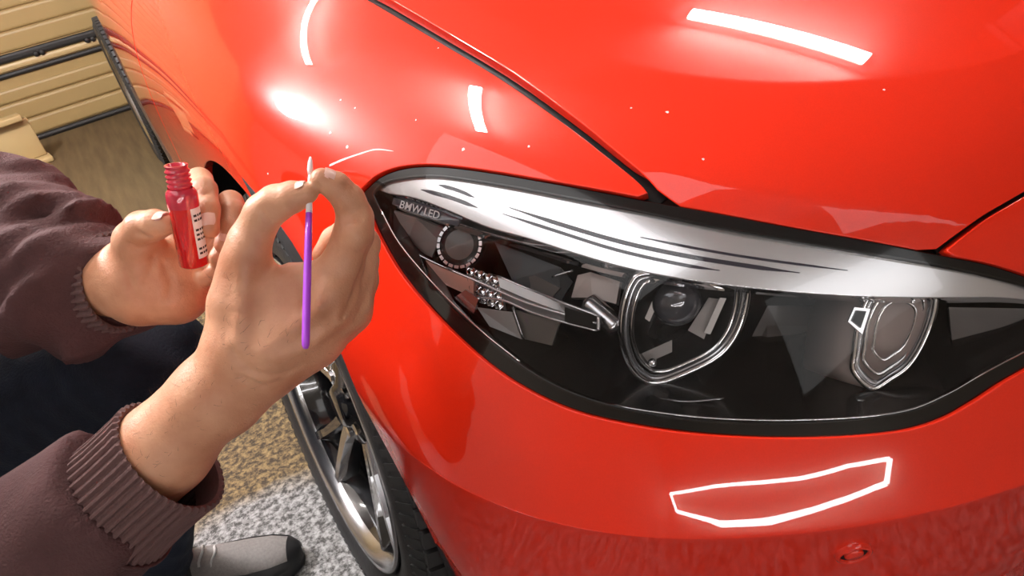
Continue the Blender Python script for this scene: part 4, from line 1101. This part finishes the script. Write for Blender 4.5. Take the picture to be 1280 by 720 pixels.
def seam_line(a, r, axis, name='cuff_seam', flat=.86):
    u = nrm(np.cross(axis, CAM_F)); w = np.cross(axis, u); P = [np.array(a)+r*(u*cos(2*pi*k/48)+w*sin(2*pi*k/48)*flat) for k in range(48)]
    pp(mesh_obj(name, *tube_geo(P, .0018, 6, True), 'sweat_maroon', person))
_ax = nrm(at(214, 570, .562)-at(141, 636, .574))
seam_line(at(143, 634, .574), .0555, _ax)
# jeans
fj = Field((-1.0, -.42, .0), (-.05, .50, .62), .0085)
d = fj.chain([(*l_hip, .125), (*l_kne, .085)], .02); d = smin(d, fj.chain([(*l_kne, .083), (l_ank[0], l_ank[1], .075, .055)], .02), .02)
d = smin(d, fj.chain([(*r_hip, .125), (*r_kne, .084), (*r_ank, .06)], .02), .03); d = smin(d, fj.ell(pel, (.17, .19, .15)), .04)
d = d+.003*np.sin((fj.X*1.1+fj.Z*.7+.02*np.sin(fj.Y*45))*2*pi/.05)+.002*np.sin(fj.Y*70+fj.X*40)
V_, F_ = fj.nets(np.maximum(d, .004-fj.Z))
pp(mesh_obj('jeans', relax(V_, F_, 2), F_, 'jeans', person))
# hair and eyes
fh_ = Field(hd-.16, hd+.17, .007)
d = fh_.ell(hd+UPH*.024-FWD*.008, (.106, .086, .112), HM); cutp = (fh_.X-hd[0])*FWD[0]+(fh_.Y-hd[1])*FWD[1]+(fh_.Z-hd[2])*FWD[2]; upp = (fh_.X-hd[0])*UPH[0]+(fh_.Y-hd[1])*UPH[1]+(fh_.Z-hd[2])*UPH[2]
d = np.maximum(d, .8*cutp-.62*upp+.012)+.0015*np.sin(fh_.X*260)*np.sin(fh_.Z*240)
V_, F_ = fh_.nets(d); pp(mesh_obj('hair', V_, F_, 'hair_brown', person))
for s in (-1, 1):
    pp(mesh_obj('eye', *lathe_geo([(.011*sin(pi*t/10), -.011*cos(pi*t/10)) for t in range(11)], hd+FWD*.083+SIDE*s*.032+UPH*.012, FWD, 16), 'eye_white', person))
# shoes
def shoe(heel, toe, side_in=1):
    h, t = np.array(heel, float), np.array(toe, float); ax = nrm((t-h)*np.array((1, 1, 0))); l = np.linalg.norm(t-h); sd = np.array((-ax[1], ax[0], 0)); up = np.array((0, 0, 1.))
    s = empty('shoe', tuple(h*.5+t*.5)); s.parent = person; s.matrix_parent_inverse = Matrix.Translation(tuple(-PO)); o = h*.5+t*.5
    # (along, half width, top height)
    st = [(-.02, .018, .06), (0, .030, .085), (.12, .036, .098), (.28, .038, .098), (.42, .040, .088), (.56, .045, .074), (.70, .048, .062), (.83, .044, .054), (.93, .034, .046), (.985, .018, .036), (1.0, .004, .03)]
    V = []; F = []; n = 18
    for a, w, z in st:
        for k in range(n):
            th = pi*k/(n-1); V.append(h+ax*a*l+sd*w*cos(th)*(1-.10*sin(th))+up*(.018+(z-.018)*sin(th)**.75)-o)
    for i in range(len(st)-1):
        for k in range(n-1): F.append((i*n+k, i*n+k+1, (i+1)*n+k+1, (i+1)*n+k))
    mesh_obj('upper', V, F, 'shoe_fabric', s)
    def ringp(sc, z): return [h+ax*a*l+sd*w*sc*sg+up*z-o for sg, seq in ((1, st), (-1, st[::-1])) for a, w, _ in seq]
    lv = [(1.0, .0), (1.07, .004), (1.10, .014), (1.08, .022), (1.0, .024), (.9, .02)]; V = []; F = []
    for sc, z in lv: V += ringp(sc, z)
    m = len(st)*2
    for i in range(len(lv)-1):
        for k in range(m): F.append((i*m+k, i*m+(k+1) % m, (i+1)*m+(k+1) % m, (i+1)*m+k))
    F.append(tuple(range(m))[::-1])
    mesh_obj('sole', V, F, 'shoe_black', s)
    # dark rand round the forefoot
    V = []; F = []; sq = st[3:]
    for a, w, z in sq:
        for k in range(n):
            th = pi*k/(n-1); V.append(h+ax*(a*1.012)*l+sd*w*1.03*cos(th)*(1-.10*sin(th))+up*(.0175+(z-.016)*sin(th)**.75)-o)
    for i in range(len(sq)-1):
        for k in range(n-1):
            if k < 3 or k > n-5 or i >= len(sq)-3: F.append((i*n+k, i*n+k+1, (i+1)*n+k+1, (i+1)*n+k))
    mesh_obj('rand', V, F, 'shoe_black', s)
    V = []; F = []
    for i, (a, w, z) in enumerate(st[1:6]):
        for k in range(n):
            th = pi*k/(n-1); V.append(h+ax*a*l+sd*w*cos(th)*(1-.10*sin(th))*1.02+up*(.018+(z-.0165)*sin(th)**.75)-o)
    for i in range(4):
        for k in range(n-1):
            if i < 3 or k < 3 or k > n-5: F.append((i*n+k, i*n+k+1, (i+1)*n+k+1, (i+1)*n+k))
    mesh_obj('quarter', V, F, 'shoe_black', s)
    for q in range(4):
        a = .36+.06*q; P = [h+ax*(a+.012*sin(5*th))*l+sd*.036*cos(th)+up*(.020+(.098-.018-.05*max(0, a-.4)/.3)*sin(th)**.75)-o for th in np.linspace(.9, pi-.9, 9)]
        mesh_obj('lace', *tube_geo(P, .0022, 6), 'shoe_sole', s)
    return s
_toe = atz(374, 684, .03); _toe[2] = 0
_d = nrm((.93, -.36, 0))
shoe(_toe-_d*.285, _toe)
shoe((-.96, -.10, 0), (-.70, -.22, 0))

# short hairs on the forearm and along the back of the hand
g = []
RVa = np.array(RV); c_ = np.array([at(200, 555, .56), at(300, 450, .545), at(285, 340, .53)])
dirs = nrm(at(300, 430, .54)-at(180, 570, .56))
cand = [i for i in rng.choice(len(RVa), 9000, replace=False)]
fn = np.zeros((len(RVa), 3)); Fq = np.array(RF); nq = np.cross(RVa[Fq[:, 2]]-RVa[Fq[:, 0]], RVa[Fq[:, 3]]-RVa[Fq[:, 1]])
for q in range(4): np.add.at(fn, Fq[:, q], nq)
fn /= np.maximum(np.linalg.norm(fn, axis=1, keepdims=True), 1e-12)
cnt = 0
for i in cand:
    v = RVa[i]; rel = v-CAM_P; dz = rel.dot(CAM_F); px = 640+FPX*rel.dot(CAM_R)/dz; py = 360-FPX*rel.dot(CAM_U)/dz
    if not (py > 330 and px < 420): continue
    e = (px-200)*.62+(py-560)*.78                 # distance from the upper-left edge of the arm
    pr = max(0, .75-max(0, e+40)/120) if py > 400 else (.5 if px < 292 else 0)
    if rng.random() > pr or cnt > 700: continue
    cnt += 1; n = fn[i]; t = nrm(dirs-n*dirs.dot(n)+rng.normal(0, .45, 3)); l = rng.uniform(.004, .010)
    a = v-n*.0005; b = v+n*l*.35+t*l*.5; c = v+n*l*.45+t*l; u = nrm(np.cross(t, n))*.00009
    g.append(([a-u, a+u, b-u*.8, b+u*.8, c], [(0, 1, 3, 2), (2, 3, 4)]))
o = mesh_obj('arm_hair', *merge(*g), 'hair_brown', body); o['kind'] = 'stuff'

# ------------------------------------------------------------------ bottle and brush in the hands
def touch_glass():
    m, nt, b = new_mat('red_touch_up'); setp(b, Base_Color=(.62, .012, .012), Roughness=.08); b.inputs['Coat Weight'].default_value = 1
    m, nt, b = new_mat('pink_clear'); setp(b, Base_Color=(.80, .05, .10), Roughness=.06); b.inputs['Transmission Weight'].default_value = .35; b.inputs['Coat Weight'].default_value = 1
touch_glass()
simple('label_white', (.85, .83, .82), .5, var=.03); simple('label_ink', (.02, .02, .02), .6)
simple('violet_plastic', (.42, .06, .72), .3, var=.05, coat=.6); simple('bristle_white', (.85, .78, .80), .6, var=.05)
bt, bb = at(220, 206, .545), at(243, 331, .578)
ba = nrm(bt-bb); BL_ = np.linalg.norm(bt-bb)
bo = empty('paint_bottle', tuple(bb)); tag(bo, 'open red touch-up paint bottle held in the left hand', 'bottle')
R0 = .0112
mesh_obj('bottle_body', *lathe_geo([(0, 0), (R0*.85, 0), (R0, .0015), (R0, BL_*.62), (R0*.99, BL_*.64), (R0*.9, BL_*.68)], (0, 0, 0), ba, 36), 'red_touch_up', bo)
mesh_obj('bottle_shoulder', *lathe_geo([(R0*1.03, BL_*.60), (R0*1.05, BL_*.62), (R0*1.04, BL_*.72), (R0*.98, BL_*.75), (R0*.82, BL_*.78)], (0, 0, 0), ba, 36), 'pink_clear', bo)
nk = [(R0*.80, BL_*.76)]
for i in range(4): z = BL_*(.79+.045*i); nk += [(R0*.72, z), (R0*.82, z+BL_*.012), (R0*.82, z+BL_*.022), (R0*.72, z+BL_*.034)]
nk += [(R0*.70, BL_*.98), (R0*.74, BL_*.985), (R0*.76, BL_), (R0*.55, BL_), (R0*.52, BL_*.9), (0, BL_*.86)]
mesh_obj('bottle_neck', *lathe_geo(nk, (0, 0, 0), ba, 32), 'pink_clear', bo)
# printed label on the right of the bottle
u = nrm(CAM_R-ba*CAM_R.dot(ba)); w = nrm(-CAM_F-ba*(-CAM_F).dot(ba))
V = []; F = []
for i in range(2):
    for k in range(9):
        a = radians(2+62*k/8); V.append(ba*BL_*(.10+.50*i)+R0*1.012*(u*cos(a-.35)+w*sin(a-.35)))
F = [(k, k+1, 9+k+1, 9+k) for k in range(8)]
mesh_obj('label', V, F, 'label_white', bo)
g = []
for i in range(9):
    for (a0, a1) in ((6, 26), (30, 38), (42, 56)):
        if (i*7+a0) % 4 == 0: continue
        z = BL_*(.14+.047*i); V = []
        for zz in (z, z+BL_*.022):
            for a in (a0, (a0+a1)/2, a1): q = radians(a)-.35; V.append(ba*zz+R0*1.02*(u*cos(q)+w*sin(q)))
        g.append((V, [(0, 1, 4, 3), (1, 2, 5, 4)]))
mesh_obj('label_print', *merge(*g), 'label_ink', bo)
# micro brush
b0, b1 = at(388, 196, .512), at(382, 434, .478)
br = empty('micro_brush', tuple(b1)); tag(br, 'thin violet micro brush pinched in the right hand', 'brush')
d_ = b0-b1
mesh_obj('handle', *tube_geo([d_*0-nrm(d_)*.001, d_*.01, d_*.04, d_*.3, d_*.55, d_*.70], [.0015, .0025, .0027, .0027, .0025, .0023], 12), 'violet_plastic', br)
mesh_obj('neck', *tube_geo([d_*.69, d_*.80, d_*.90], [.0024, .0019, .0013], 10), 'bristle_white', br)
mesh_obj('brush_tip', *tube_geo([d_*.895, d_*.93, d_*.97, d_*1.0], [.0013, .0021, .0017, .0006], 10), 'bristle_white', br)
